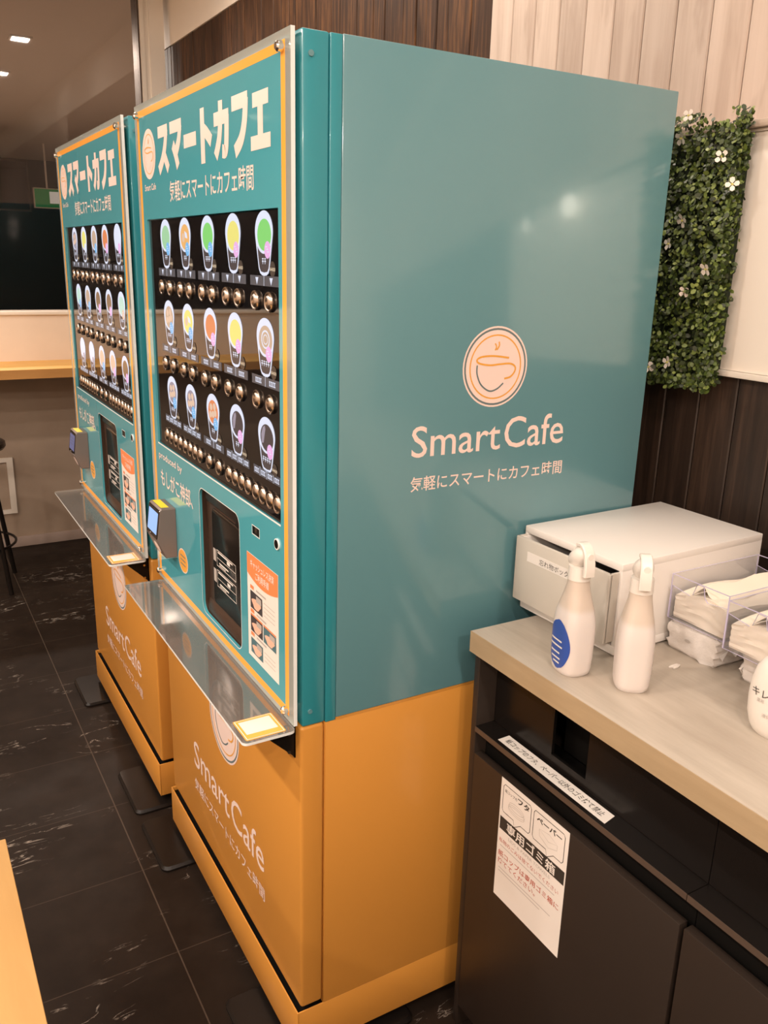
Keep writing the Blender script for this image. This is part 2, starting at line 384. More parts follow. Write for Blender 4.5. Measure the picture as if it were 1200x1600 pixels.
# ------------------------------------------------------------------ setting
XW, YF, YB, XL = 0.91, 3.52, -3.5, -3.5
b = MB(); b.box(XL, 1.05, YB, 3.80, -0.06, 0.0, 'stone_tiles'); struct(b, 'floor')
b = MB(); b.box(XL, 1.05, YB, 3.80, CEIL, CEIL + 0.06, 'ceiling_paint'); struct(b, 'ceiling')
b = MB(); b.box(XW + 0.016, 1.05, YB, 3.80, 0, CEIL, 'wall_gap')
pw, YS = 0.0887, 0.7972
k = 0; y = YS
while y > YB:                                                # pale planks above the ledge, dark planks below it
    y0 = max(y - pw + 0.0018, YB)
    b.box(XW, XW + 0.016, y0, y, 1.780, 2.542, 'whitewashed_planks', 0.0025, 1)
    b.box(XW, XW + 0.016, y0, y, 0.0, 1.779, 'lower_dark_planks', 0.0025, 1)
    y -= pw
y = YS + 0.0018
while y < 3.80:
    wd = random.choice((0.055, 0.07, 0.095, 0.11, 0.12)); y1 = min(y + wd, 3.80)
    b.box(XW + random.uniform(0, 0.004), XW + 0.016, y, y1 - 0.002, 0.0, 2.542, 'dark_planks', 0.0025, 1); y = y1
b.box(XW - 0.003, XW + 0.016, YB, 3.80, 2.543, CEIL, 'cream_paint')
struct(b, 'wall_back')
b = MB(); b.box(XL, XW - 0.005, YF, YF + 0.12, 0, 0.96, 'concrete_wall'); b.box(XL, XW - 0.005, YF, YF + 0.12, 0.96, 1.213, 'plaster_beige'); struct(b, 'wall_far')
b = MB(); b.box(XL, 0.745, YF - 0.012, YF + 0.12, 1.214, 1.232, 'cream_paint', 0.003); struct(b, 'trim_1')
b = MB(); b.box(0.800, 0.874, YF, YF + 0.12, 1.214, CEIL, 'cream_paint'); b.box(0.775, 0.800, YF + 0.010, YF + 0.12, 1.214, CEIL, 'cream_paint')
b.box(0.755, 0.775, YF + 0.002, YF + 0.12, 1.214, CEIL, 'cream_paint'); b.box(0.746, 0.755, YF + 0.014, YF + 0.12, 1.214, CEIL, 'cabinet_edge')
struct(b, 'trim_2')
b = MB(); b.box(XL, 0.7455, YF + 0.030, YF + 0.038, 1.2325, CEIL, 'window_glass'); struct(b, 'window_1')
# the dim hall beyond the glass
b = MB(); b.box(XL, 3.2, YF + 0.28, 13.0, -0.06, 0.0, 'plaster_beige'); struct(b, 'floor_hall')  # unseen floor, made pale to bounce light up to the hall ceiling
b = MB(); b.box(XL, 3.2, YF + 0.28, 13.0, CEIL, CEIL + 0.06, 'ceiling_paint'); struct(b, 'ceiling_hall')
b = MB(); b.box(XL, 3.2, 13.0, 13.1, 0, CEIL, 'night_wall'); struct(b, 'wall_hall_end')
b = MB(); b.box(3.2, 3.3, YF + 0.12, 13.0, 0, CEIL, 'hall_brown'); b.box(XW + 0.2, 3.2, YF + 0.12, YF + 0.2, 0, CEIL, 'hall_brown'); struct(b, 'wall_hall_right')
b = MB(); b.box(XL - 0.08, XL, YF + 0.12, 13.0, 0, CEIL, 'night_wall'); struct(b, 'wall_hall_left')
b = MB(); b.box(XL, XW - 0.03, YF - 0.012, YF, 0, 0.055, 'baseboard_grey', 0.002); struct(b, 'baseboard_far')
b = MB(); b.box(XL - 0.08, XL, YB, 3.80, 0, CEIL, 'plaster_beige'); struct(b, 'wall_left')
b = MB(); b.box(XL, 1.05, YB - 0.08, YB, 0, CEIL, 'plaster_beige'); struct(b, 'wall_front')

# pale panel on the back wall, with its ledge
t = thing('wall_panel', 'pale cream blank panel on the back wall right of the leafy hedge', 'wall panel', (XW, -0.20, 1.338))
b = MB(); b.box(-0.012, -0.0005, -0.45, 0.33, 0.0, 0.4325, 'white_panel', 0.001); b.build('panel', t)
b = MB(); b.box(-0.022, -0.0005, -0.45, 0.33, -0.0115, -0.0005, 'frame_white', 0.001); b.build('bottom_rail', t)
b = MB(); b.box(-0.018, -0.0005, -0.45, 0.33, 0.4330, 0.4380, 'frame_white', 0.001); b.build('top_rail', t)
b = MB(); b.box(XW - 0.030, XW - 0.0005, -0.65, 0.22, 1.7765, 1.7895, 'ledge_wood', 0.0015)
tag(b.build('wall_ledge'), 'thin pale wooden ledge running above the cream wall panel', 'ledge')
for z_off, y, r, fl_, lab in ((1.7300, -0.300, 0.026, 1.1, 'larger round bulb added out of view for the glare on the teal machine side'), (1.7270, -0.515, 0.010, 2.2, 'smaller round bulb added out of view for the glare on the teal machine side')):
    t = thing('added_glare_lamp', lab, 'lamp', (0.865, y, z_off), 0, 'added glare bulbs under the wall ledge')  # added bulbs outside the view, only there for two glares on the machine side
    b = MB(); b.rings([[(r * math.sin(q) * math.cos(a), r * math.sin(q) * math.sin(a), r * fl_ * math.cos(q)) for a in [2*math.pi*i/16 for i in range(16)]] for q in [0.05 + (math.pi - 0.1) * j / 10 for j in range(11)]], 'glare_bulb'); b.build('bulb', t)
    b = MB(); b.cyl((0.028, 0, 1.7760 - z_off), (0.028, 0, 0.020), 0.008, 'black_metal', n=12); b.cyl((0.028, 0, 0.020), (0.004, 0, r * 0.8), 0.006, 'black_metal', n=10); b.build('stem', t)
# ceiling lights
def make_light():
    t = thing('ceiling_light', 'x', 'ceiling light', (0, 0, CEIL), 0, 'square downlights in the ceiling')
    b = MB(); b.plate([[(-0.065, -0.065), (0.065, -0.065), (0.065, 0.065), (-0.065, 0.065)], [(-0.05, -0.05), (0.05, -0.05), (0.05, 0.05), (-0.05, 0.05)]], -0.012, -0.0005, lambda a, c, q: (a, c, q), 'frame_white'); b.build('frame', t)
    b = MB(); b.box(-0.0495, 0.0495, -0.0495, 0.0495, -0.006, -0.001, 'lamp_diffuser'); b.build('diffuser', t)
    return t
proto = make_light()
for i, (x, y, s) in enumerate(LIGHT_SPOTS + HALL_SPOTS):
    o = proto if i == 0 else copy_tree(proto)
    o.location = (x, y, CEIL)
    o['label'] = 'small square downlight in the ceiling behind the dark glass' if y > YF else 'small square downlight in the room ceiling, the unseen rows added as fill'
    o['group'] = 'square downlights beyond the glass' if y > YF else 'square downlights in the ceiling'
    L = bpy.data.lights.new('downlight', 'AREA'); L.shape = 'SQUARE'; L.size = 0.10; L.energy = LIGHT_POWER * s; L.color = LIGHT_COLOR
    lo = bpy.data.objects.new('downlight', L); COL.objects.link(lo); lo.location = (x, y, CEIL - 0.014)

# ------------------------------------------------------------------ vending machine
W_, D_, H_ = 0.83, 0.75, 1.83
CX, CY = 0.375, 0.415
COLS = (0.648, 0.518, 0.3835, 0.2526, 0.116)
ROWS = ((1.4990, 1.5965), (1.3400, 1.4340), (1.1800, 1.2735))
def emblem(b, mp, cx, cz, r, sgn, ringm, discm, line, base, dark):
    """round badge with a cup drawn in one line; sgn = +1 when a grows to the right of the viewer"""
    q = lambda d: (lambda a, c: mp(cx + sgn * a * r, cz + c * r, d))
    b.ring(ell(0, 0, 1.0, 1.0, 48), ell(0, 0, 0.955, 0.955, 48), q(0.0002), ringm)
    b.ring(ell(0, 0, 0.955, 0.955, 48), ell(0, 0, 0.905, 0.905, 48), q(0.0002), dark)
    b.poly(ell(0, 0, 0.905, 0.905, 48), q(0.0002), discm)
    b.ring(ell(0, 0, 0.80, 0.80, 48), ell(0, 0, 0.765, 0.765, 48), q(0.0004), line)
    rim = [(.40, .215), (-.08, .274), (-.45, .26), (-.585, .187), (-.505, .104), (-.186, .05), (.133, .066), (.45, .07), (.61, -.015), (.6, -.14), (.48, -.26), (.29, -.30)]
    b.ribbon(spline(rim), 0.045, q(0.0006), line)
    cup = [(-.57, .06), (-.56, -.155), (-.425, -.42), (-.16, -.59), (.08, -.547), (.266, -.41)]
    b.ribbon(spline(cup), 0.04, q(0.0005), dark)
    b.ribbon(spline([(-.06, .58), (-.01, .50), (-.05, .41)]), 0.035, q(0.0005), line)
    b.ribbon(spline([(.06, .62), (.07, .52), (.0, .42)]), 0.04, q(0.0005), line)
TITLE = [  # スマートカフェ drawn as heavy strokes: (width, points)
    [(.25, [(.06, .855), (.90, .855)]), (.25, [(.80, .88), (.66, .56), (.40, .28), (.06, .07)]), (.25, [(.52, .42), (.90, .06)])],
    [(.25, [(.02, .855), (.97, .855)]), (.25, [(.87, .86), (.74, .58), (.52, .38)]), (.25, [(.24, .52), (.44, .32), (.62, .06)])],
    [(.27, [(.04, .50), (.96, .50)])],
    [(.27, [(.34, .99), (.34, .0)]), (.25, [(.36, .62), (.62, .52), (.92, .36)])],
    [(.25, [(.02, .70), (.94, .70)]), (.25, [(.83, .72), (.80, .36), (.73, .13), (.52, .13)]), (.25, [(.46, .99), (.44, .66), (.34, .34), (.10, .06)])],
    [(.26, [(.04, .85), (.93, .85)]), (.26, [(.83, .88), (.76, .52), (.56, .24), (.20, .06)])],
    [(.24, [(.10, .78), (.90, .78)]), (.26, [(.50, .80), (.50, .12)]), (.24, [(.0, .12), (1.0, .12)])]]
def heavy_title(b, mp, a0, a1, b0, b1, m):
    n = len(TITLE); cell = (a1 - a0) / n; h = b1 - b0
    for i, strokes in enumerate(TITLE):
        k_ = 0.0
        for wd, pts in strokes:
            P = [((a0 + cell * (i + 0.03 + 0.92 * u)) / cell, v) for u, v in pts]      # in cell units, so that the width is even
            b.ribbon(spline(P, 6) if len(P) > 2 else P, wd * 0.94, (lambda d: (lambda u, v: mp(u * cell, b0 + v * h, d)))(k_), m); k_ += 0.00006
def drink_mesh(yc, z0, z1, liquid, badge, style, word):
    b = MB(); wd = 0.0725; h = z1 - z0
    def mp(d): return lambda u, v: (-0.0002 - d, yc - u * wd, z0 + v * h)
    out = []
    for i in range(25):
        t_ = R(-12 + 204 * i / 24); out.append((0.5 * math.cos(t_), 0.68 + 0.32 * math.sin(t_)))
    out += [(-0.375, 0.30), (-0.305, 0.11), (-0.235, 0.04), (-0.12, 0.005), (0, 0.0), (0.12, 0.005), (0.235, 0.04), (0.305, 0.11), (0.375, 0.30)]
    b.poly(out, mp(0), 'g_white')
    low = [(-0.375, 0.50), (-0.325, 0.30), (-0.255, 0.12), (-0.18, 0.065), (0, 0.05), (0.18, 0.065), (0.255, 0.12), (0.325, 0.30), (0.375, 0.50)]
    b.poly(low, mp(0.0001), 'g_coffee')
    b.poly(ell(0.0, 0.63, 0.45, 0.29), mp(0.0002), 'g_white')
    b.poly(ell(0.03, 0.63, 0.385, 0.245), mp(0.0003), liquid)
    if style == 1:
        for r_ in (0.24, 0.13): b.ring(ell(0.03, 0.64, r_, r_ * 0.66), ell(0.03, 0.64, r_ * 0.82, r_ * 0.54), mp(0.0004), 'g_white')
    if style == 2: b.poly([(-0.27, 0.50), (-0.16, 0.52), (-0.05, 0.78), (-0.08, 0.84), (-0.2, 0.80), (-0.3, 0.66)], mp(0.0004), 'g_mauve')
    if style == 3:
        for (u, v) in ((-0.12, 0.72), (0.14, 0.75), (0.02, 0.58), (-0.18, 0.56), (0.2, 0.62)): b.poly(ell(u, v, 0.11, 0.075, 12), mp(0.0004), 'g_peach')
    if style == 4: b.poly([(0.0, 0.75), (0.2, 0.7), (0.25, 0.6), (0.05, 0.62)], mp(0.0004), 'g_white'); b.poly(ell(-0.12, 0.62, 0.12, 0.09, 14), mp(0.0004), 'g_peach')
    b.poly(ell(0.21, 0.40, 0.17, 0.135, 20), mp(0.0005), badge)
    for u, v in ((0.15, 0.45), (0.2, 0.41), (0.25, 0.37)): b.rect(u - 0.05, u + 0.05, v - 0.008, v + 0.008, mp(0.0006), 'g_white')
    n = len(word)
    for i in range(len(word)):
        u = (i - (len(word) - 1) / 2) * 0.125
        b.rect(u - 0.045, u + 0.045, 0.215, 0.235, mp(0.0002), 'g_white'); b.rect(u - 0.012, u + 0.012, 0.18, 0.275, mp(0.00025), 'g_white')
        b.rect(u - 0.045, u + 0.045, 0.258, 0.272, mp(0.0002), 'g_white')
    b.poly(ell(0.47, 0.11, 0.155, 0.12, 20), mp(0.0003), 'g_dim')
    b.text('¥400', mp(0.0004), 0.33, 0.62, 0.075, 0.135, 'g_price', 0.02)
    return b
def strip_mesh(yc, zc, kind):
    b = MB(); hw = 0.0585; mp = FX(-0.0002); mq = FX(-0.0004)
    b.rect(yc + hw, yc - hw, zc - 0.0078, zc + 0.0078, mp, 'g_grey')
    n = 4 if kind == 4 else 2
    for i in range(1, n):
        y = yc + hw - 2 * hw * i / n; b.rect(y + 0.0006, y - 0.0006, zc - 0.0078, zc + 0.0085, mq, 'g_white')
    for i in range(n):
        y = yc + hw - 2 * hw * (i + 0.5) / n
        if kind == 0: b.poly([(y + 0.0065, zc + 0.005), (y - 0.0065, zc + 0.005), (y, zc - 0.0065)], mq, 'g_white')
        else:
            m_ = 4 if kind == 2 else 3
            for j in range(m_):
                q = y + (m_ / 2 - j - 0.5) * 0.0068
                b.rect(q + 0.0026, q - 0.0026, zc + 0.0022, zc + 0.0038, mq, 'g_white'); b.rect(q + 0.0026, q - 0.0026, zc - 0.0045, zc - 0.003, mq, 'g_white'); b.rect(q + 0.0008, q - 0.0008, zc - 0.0045, zc + 0.0038, mq, 'g_white')
                b.rect(q + 0.0026, q + 0.0016, zc - 0.0045, zc + 0.0038, mq, 'g_white')
    return b
def button_mesh():
    b = MB(); prof = [(0.0160, 0.0), (0.0160, 0.003), (0.0150, 0.0044), (0.0132, 0.0040), (0.0118, 0.0030), (0.0105, 0.0046), (0.0075, 0.0062), (0.004, 0.0070), (0.0008, 0.0072)]
    b.rings([[(-0.0003 - h, r * math.cos(2*math.pi*k/22), r * math.sin(2*math.pi*k/22)) for k in range(22)] for r, h in prof], 'bronze_button'); return b
def make_machine(loc_y, label, drinks, screen):
    root = thing('vending_machine', label, 'vending machine', (CX, CY + loc_y, 0), 0, 'cup drink vending machines')
    L = (-CX, -CY, 0)
    P = lambda mb, name, lab=None: mb.build(name, root, L, lab)
    S = lambda mb, name, par, lab=None, loc=(0, 0, 0): mb.build(name, par, loc, lab)
    # casing
    b = MB(); b.box(0.0755, D_, 0, W_, 0.7545, H_, 'teal_side', 0.002); b.box(0.0555, 0.0752, 0.0004, W_ - 0.0004, 0.750, H_ - 0.001, 'teal_strip', 0.0015)
    up_ = P(b, 'upper_casing', 'glossy teal upper casing')
    b = MB(); b.box(0.0555, D_ - 0.002, 0.0004, W_ - 0.0004, 0.128, 0.7495, 'orange_paint', 0.0015); b.box(0.0753, D_ - 0.002, 0.0004, W_ - 0.0004, 0.7495, 0.7543, 'orange_paint')
    P(b, 'lower_casing', 'orange lower casing')
    b = MB(); b.box(0.012, 0.0545, 0.0015, W_ - 0.0015, 0.7515, H_ - 0.0005, 'teal_strip', 0.003)
    dr = P(b, 'upper_door', 'teal front door with acrylic face')
    for z in (0.779, 1.799):
        b = MB(); b.cyl((0.026, 0.0018, z), (0.026, -0.0006, z), 0.0042, 'teal_side'); S(b, 'side_screw', dr)
    b = MB(); b.box(0.0085, 0.0542, 0.0015, W_ - 0.0015, 0.139, 0.7500, 'orange_paint', 0.006, 3)
    ld = P(b, 'lower_door', 'orange lower door with cafe logo')
    b = MB()
    b.box(0.0, 0.003, 0, W_, 0.03, 0.132, 'orange_paint', 0.001); b.box(0.003, D_, 0, 0.003, 0.03, 0.132, 'orange_paint', 0.001)
    b.box(0.003, D_, W_ - 0.003, W_, 0.03, 0.132, 'orange_paint', 0.001); b.box(0.003, D_, 0.003, W_ - 0.003, 0.032, 0.120, 'black_matt')
    P(b, 'kick_panel', 'orange kick panel')
    for y0, y1 in ((-0.022, 0.212), (0.660, 0.886)):
        b = MB()
        o_ = rrect(-0.077, 0.26, y0, y1, 0.02); i_ = rrect(-0.071, 0.254, y0 + 0.006, y1 - 0.006, 0.016)
        b.rings([[(p[0], p[1], 0.0008) for p in o_], [(p[0], p[1], 0.006) for p in o_], [(p[0], p[1], 0.0125) for p in i_]], 'black_metal')
        P(b, 'anti_tip_plate', 'black metal foot plate')
    for yl in (0.05, 0.78):
        b = MB(); b.cyl((0.06, yl, 0.011), (0.06, yl, 0.033), 0.02, 'black_metal'); P(b, 'levelling_foot', 'black levelling foot')
        b = MB(); b.cyl((0.65, yl, 0.0), (0.65, yl, 0.033), 0.02, 'black_metal'); P(b, 'levelling_foot', 'black levelling foot')
    # side logo
    b = MB(); sm = lambda a, c, d: (a, -d, c)
    emblem(b, sm, 0.3785, 1.3555, 0.0695, 1, 'cream_vinyl', 'cream_vinyl', 'orange_vinyl', 'teal_side', 'grey_vinyl'); S(b, 'logo_emblem', up_, 'round cup emblem')
    b = MB(); b.text('Smart', FY(-0.0004), 0.2125, 0.3990, 1.2085, 1.2625, 'cream_vinyl', 0.004); b.text('Cafe', FY(-0.0004), 0.4075, 0.5460, 1.2085, 1.2660, 'cream_vinyl', 0.004); S(b, 'logo_lettering', up_)
    b = MB(); b.text('気軽にスマートにカフェ時間', FY(-0.0004), 0.2130, 0.5500, 1.1490, 1.1755, 'cream_vinyl', 0.009); S(b, 'tagline', up_)
    # lower door logo
    b = MB(); emblem(b, lambda a, c, d: (0.0083 - d, a, c), 0.402, 0.553, 0.093, -1, 'cream_vinyl', 'cream_vinyl', 'orange_vinyl', 'orange_paint', 'grey_vinyl'); S(b, 'logo_emblem', ld, 'round cup emblem')
    b = MB(); b.text('Smart', FX(0.0080), 0.629, 0.381, 0.318, 0.389, 'cream_vinyl', 0.004); b.text('Cafe', FX(0.0080), 0.369, 0.180, 0.318, 0.393, 'cream_vinyl', 0.004); S(b, 'logo_lettering', ld)
    b = MB(); b.text('気軽にスマートにカフェ時間', FX(0.0080), 0.632, 0.179, 0.249, 0.282, 'cream_vinyl', 0.009); S(b, 'tagline', ld)
    # acrylic front panel
    m3 = lambda a, c, q: (q, a, c)
    SCR = [(0.0500, 1.105), (0.7680, 1.105), (0.7680, 1.598), (0.0500, 1.598)]
    PORT = rrect(0.2440, 0.4770, 0.792, 1.0690, 0.022)
    SQ = [(0.1440, 1.0530), (0.1800, 1.0530), (0.1800, 1.0710), (0.1440, 1.0710)]
    b = MB()
    oI = [(0.036, 0.7815), (0.794, 0.7815), (0.794, 1.8030), (0.036, 1.8030)]; oO = [(0.021, 0.7675), (0.809, 0.7675), (0.809, 1.8165), (0.021, 1.8165)]
    full = [(0.002, 0.757), (0.828, 0.757), (0.828, 1.8295), (0.002, 1.8295)]
    b.plate([oI, SCR, PORT, SQ], -0.0040, 0.0025, m3, 'teal_print')
    b.ribbon(PORT, 0.0016, FX(-0.00405), 'acrylic_edge', True)
    b.frame(0.1802, 0.1438, 1.0528, 1.0712, 0.0016, FX(-0.00405), 'acrylic_edge')
    b.plate([full, oO], -0.0040, 0.0025, m3, 'acrylic_margin', 'acrylic_edge')
    fp = P(b, 'front_panel', 'teal printed acrylic front panel with clear margin')
    b = MB(); b.plate([oO, oI], -0.0042, 0.0025, m3, 'orange_line'); S(b, 'border_line', fp, 'orange border line')
    b = MB(); b.rect(0.7680, 0.0500, 1.1030, 1.1062, FX(-0.0043), 'acrylic_edge'); S(b, 'edge_glint', fp, 'painted glint along the lower edge of the display opening')  # pale strip painted for the light caught on the sheet's lower edge
    b = MB(); heavy_title(b, lambda a, c, d: (-0.0044 - d, a, c), 0.6630, 0.0700, 1.6830, 1.7740, 'cream_vinyl'); S(b, 'title_lettering', fp)
    b = MB(); b.text('気軽にスマートにカフェ時間', FX(-0.0044), 0.5900, 0.1440, 1.6270, 1.6660, 'cream_vinyl', 0.009); S(b, 'tagline', fp)
    b = MB(); emblem(b, lambda a, c, d: (-0.0044 - d, a, c), 0.7270, 1.7270, 0.049, -1, 'cream_vinyl', 'cream_vinyl', 'orange_vinyl', 'teal_print', 'cream_vinyl')
    b.text('Smart Cafe', FX(-0.0044), 0.770, 0.686, 1.6560, 1.6690, 'cream_vinyl', 0.01); S(b, 'title_emblem', fp, 'small round cup emblem with name below')
    b = MB(); b.text('produced by', FX(-0.0044), 0.7660, 0.5900, 1.0650, 1.0860, 'cream_vinyl', 0.008); b.text('もしがこ神部、', FX(-0.0044), 0.7580, 0.5200, 1.0050, 1.0470, 'cream_vinyl', 0.012); S(b, 'maker_lettering', fp)
    b = MB(); b.poly(ell(0.609, 0.861, 0.0355, 0.0285), FX(-0.0043), 'cream_vinyl'); b.poly(ell(0.609, 0.861, 0.0325, 0.0260), FX(-0.0045), 'orange_vinyl')
    for z in (0.872, 0.862, 0.852): b.rect(0.609 + 0.018, 0.609 - 0.018, z - 0.0016, z + 0.0016, FX(-0.0047), 'grey_vinyl')
    S(b, 'round_sticker', fp, 'round orange sticker')
    for y, z in ((0.030, 1.808), (0.800, 1.808), (0.030, 0.7760), (0.800, 0.7760)):
        b = MB(); b.cyl((0.012, y, z), (-0.012, y, z), 0.0075, 'chrome', n=18); b.cyl((-0.012, y, z), (-0.0145, y, z), 0.0075, 'chrome', 0.005, n=18); S(b, 'standoff_screw', fp, 'chrome standoff screw')
    b = MB(); b.cyl((0.0, 0.0645, 1.0685), (-0.0065, 0.0645, 1.0685), 0.0098, 'acrylic_edge', n=24); b.cyl((-0.006, 0.0645, 1.0685), (-0.0069, 0.0645, 1.0685), 0.0078, 'port_dark', n=24); b.box(-0.0074, -0.0069, 0.0637, 0.0653, 1.0635, 1.0735, 'black_matt'); S(b, 'door_lock', fp, 'round chrome lock')
    b = MB(); b.box(-0.0030, 0.0115, 0.1455, 0.1785, 1.0545, 1.0695, 'black_matt'); b.box(-0.0036, -0.0029, 0.156, 0.168, 1.056, 1.068, 'black_plastic', 0.0002); P(b, 'sensor_window', 'small black sensor window')
    # instruction sheet
    b = MB(); x = -0.0046; y0, y1, z0, z1 = 0.2060, 0.0635, 0.8075, 1.0125; Y = lambda u: y0 + (y1 - y0) * u
    b.box(x, -0.0041, y1, y0, z0, z1, 'paper_white')
    ban = [(Y(0), z1), (Y(0), z1 - 0.040)] + [(Y(u), z1 - 0.040 - 0.012 * (1 - (2 * u - 1) ** 2)) for u in [i / 12 for i in range(1, 12)]] + [(Y(1), z1 - 0.040), (Y(1), z1)]
    b.poly(ban, FX(x - 0.0002), 'sheet_orange')
    b.text('キャッシュレス決済', FX(x - 0.0004), Y(0.12), Y(0.88), z1 - 0.024, z1 - 0.009, 'paper_white', 0.012); b.text('ご利用手順', FX(x - 0.0004), Y(0.28), Y(0.72), z1 - 0.043, z1 - 0.028, 'paper_white', 0.012)
    def pic(u0, u1, za, zb, hue):
        q = FX(x - 0.0003); b.rect(Y(u0), Y(u1), za, zb, q, hue); uc, zc = (u0 + u1)/2, (za + zb)/2
        b.poly([(Y(uc + (u1 - u0)*0.36*math.cos(t_)*(1 + .25*math.sin(3*t_))), zc - 0.004 + (zb - za)*0.30*math.sin(t_)) for t_ in [2*math.pi*i/16 for i in range(16)]], FX(x - 0.0005), 'skin_print')
        b.rect(Y(uc), Y(u1 - 0.03), zc + 0.002, zb - 0.003, FX(x - 0.0006), 'paper_grey')
    pic(0.10, 0.50, 0.908, 0.942, 'dark_print'); pic(0.10, 0.50, 0.862, 0.893, 'dark_print'); pic(0.53, 0.93, 0.862, 0.893, 'teal_dark_print'); pic(0.10, 0.50, 0.818, 0.848, 'teal_dark_print')
    for za in (0.946, 0.899, 0.853):
        b.rect(Y(0.10), Y(0.22), za, za + 0.007, FX(x - 0.0003), 'sheet_orange'); b.rect(Y(0.30), Y(0.62), za + 0.0015, za + 0.005, FX(x - 0.0003), 'paper_grey')
    b.rect(Y(0.10), Y(0.50), 0.893, 0.8965, FX(x - 0.0003), 'sheet_orange'); b.rect(Y(0.53), Y(0.93), 0.893, 0.8965, FX(x - 0.0003), 'sheet_orange')
    for za in (0.938, 0.930, 0.922, 0.914, 0.842, 0.834, 0.826): b.rect(Y(0.55), Y(0.90), za, za + 0.0012, FX(x - 0.0003), 'paper_grey')
    S(b, 'instruction_sheet', fp, 'white and orange instruction sheet with small photos')
    # display with pictures and buttons
    b = MB(); b.box(0.0003, 0.0110, 0.0515, 0.7665, 1.1065, 1.5965, 'black_gloss')
    b.box(-0.0005, 0.0002, 0.0515, 0.7665, 1.1065, 1.1105, 'black_plastic')
    dp = P(b, 'display_panel', 'black backlit drink menu display')
    for ri, (z0, z1) in enumerate(ROWS):
        for ci, yc in enumerate(COLS):
            S(drink_mesh(yc, z0, z1, *drinks[ri][ci]), 'drink_picture', dp)
            zc = (1.4912, 1.3315, 1.1748)[ri]
            S(strip_mesh(yc + 0.0015, zc, 0 if ri == 0 else 2 if ri == 1 else (2 if ci == 2 else 4)), 'option_strip', dp)
    bm_ = button_mesh().mesh('select_button')
    spots = [(c + 0.006 + d, z) for z in (1.4597, 1.2985) for c in COLS for d in (0.029, -0.029)]
    spots += [(yy, 1.1363) for yy in (0.695, 0.663, 0.630, 0.598, 0.562, 0.529, 0.497, 0.464, 0.408, 0.352, 0.296, 0.263, 0.230, 0.1975, 0.1615, 0.130, 0.098, 0.067)]
    for y, z in spots:
        o = bpy.data.objects.new('select_button', bm_); COL.objects.link(o); o.parent = dp; o.location = (0, y, z)
    # take-out port
    b = MB(); rim = rrect(0.2445, 0.4765, 0.7925, 1.0685, 0.0215)
    b.rings([[(0.0020, p[0], p[1]) for p in rim], [(0.0115, p[0], p[1]) for p in rim]], 'port_brown', caps=False)
    b.poly(rim, FX(0.0116), 'port_brown')
    tp = P(b, 'takeout_port', 'dark brown cup take-out port')
    b = MB()
    b.rings([[(0.0112, *p) for p in rrect(0.262, 0.440, 0.822, 1.032, 0.010)], [(0.0085, *p) for p in rrect(0.266, 0.436, 0.826, 1.028, 0.008)]], 'port_dark')
    S(b, 'port_door', tp, 'glossy black sliding door')
    b = MB(); b.rings([[(0.0110, *p) for p in [(0.2460, 0.795), (0.4750, 0.795), (0.4750, 0.822), (0.2460, 0.822)]], [(0.0035, *p) for p in [(0.2600, 0.7955), (0.4620, 0.7955), (0.4620, 0.806), (0.2600, 0.806)]]], 'port_brown'); S(b, 'port_sill', tp)
    b = MB(); b.rings([[(0.0110, *p) for p in [(0.2460, 1.036), (0.4750, 1.036), (0.4750, 1.066), (0.2460, 1.066)]], [(0.0050, *p) for p in [(0.2600, 1.045), (0.4620, 1.045), (0.4620, 1.0655), (0.2600, 1.0655)]]], 'black_plastic'); S(b, 'port_visor', tp)
    b = MB(); b.cyl((0.0085, 0.268, 1.048), (0.0015, 0.268, 1.048), 0.012, 'port_dark', n=20); S(b, 'port_sensor', tp)
    b = MB(); q = FX(0.0082)
    for za, zb in ((0.914, 0.949), (0.868, 0.905)):
        b.frame(0.4120, 0.3020, za, zb, 0.0012, q, 'paper_white'); b.rect(0.4120, 0.3020, (za + zb)/2 - 0.0005, (za + zb)/2 + 0.0005, q, 'paper_white')
        b.rect(0.405, 0.320, zb - 0.006, zb - 0.003, q, 'paper_white'); b.rect(0.398, 0.345, za + 0.007, za + 0.010, q, 'paper_white'); b.rect(0.398, 0.360, za + 0.003, za + 0.005, q, 'paper_white')
        b.rect(0.352, 0.335, za + 0.021, za + 0.028, q, 'paper_white')
        b.rect(0.4330, 0.4170, za + 0.006, zb - 0.002, q, 'paper_grey')
    S(b, 'port_labels', tp, 'white printed notices on the port door')
    # tray
    b = MB(); o_ = rrect(-0.1000, -0.0045, -0.0100, 0.7850, 0.010)
    b.plate([o_], 0.7515, 0.7565, lambda a, c, q: (a, c, q), 'acrylic_tray', 'acrylic_edge')
    ty = P(b, 'acrylic_tray', 'clear acrylic shelf below the front panel')
    b = MB(); b.rings([[(p[0], p[1], 0.7567) for p in rrect(-0.0920, -0.0200, -0.0030, 0.0640, 0.003)], [(p[0], p[1], 0.7570) for p in rrect(-0.0920, -0.0200, -0.0030, 0.0640, 0.003)]], 'orange_line')
    b.rect(-0.0900, -0.0220, -0.0010, 0.0620, FZ(0.7572), 'paper_white'); b.frame(-0.0885, -0.0235, 0.0005, 0.0605, 0.0040, FZ(0.7574), 'orange_line'); b.rect(-0.0845, -0.0275, 0.0045, 0.0140, FZ(0.7574), 'orange_line')
    S(b, 'tray_sticker', ty, 'orange bordered white sticker')
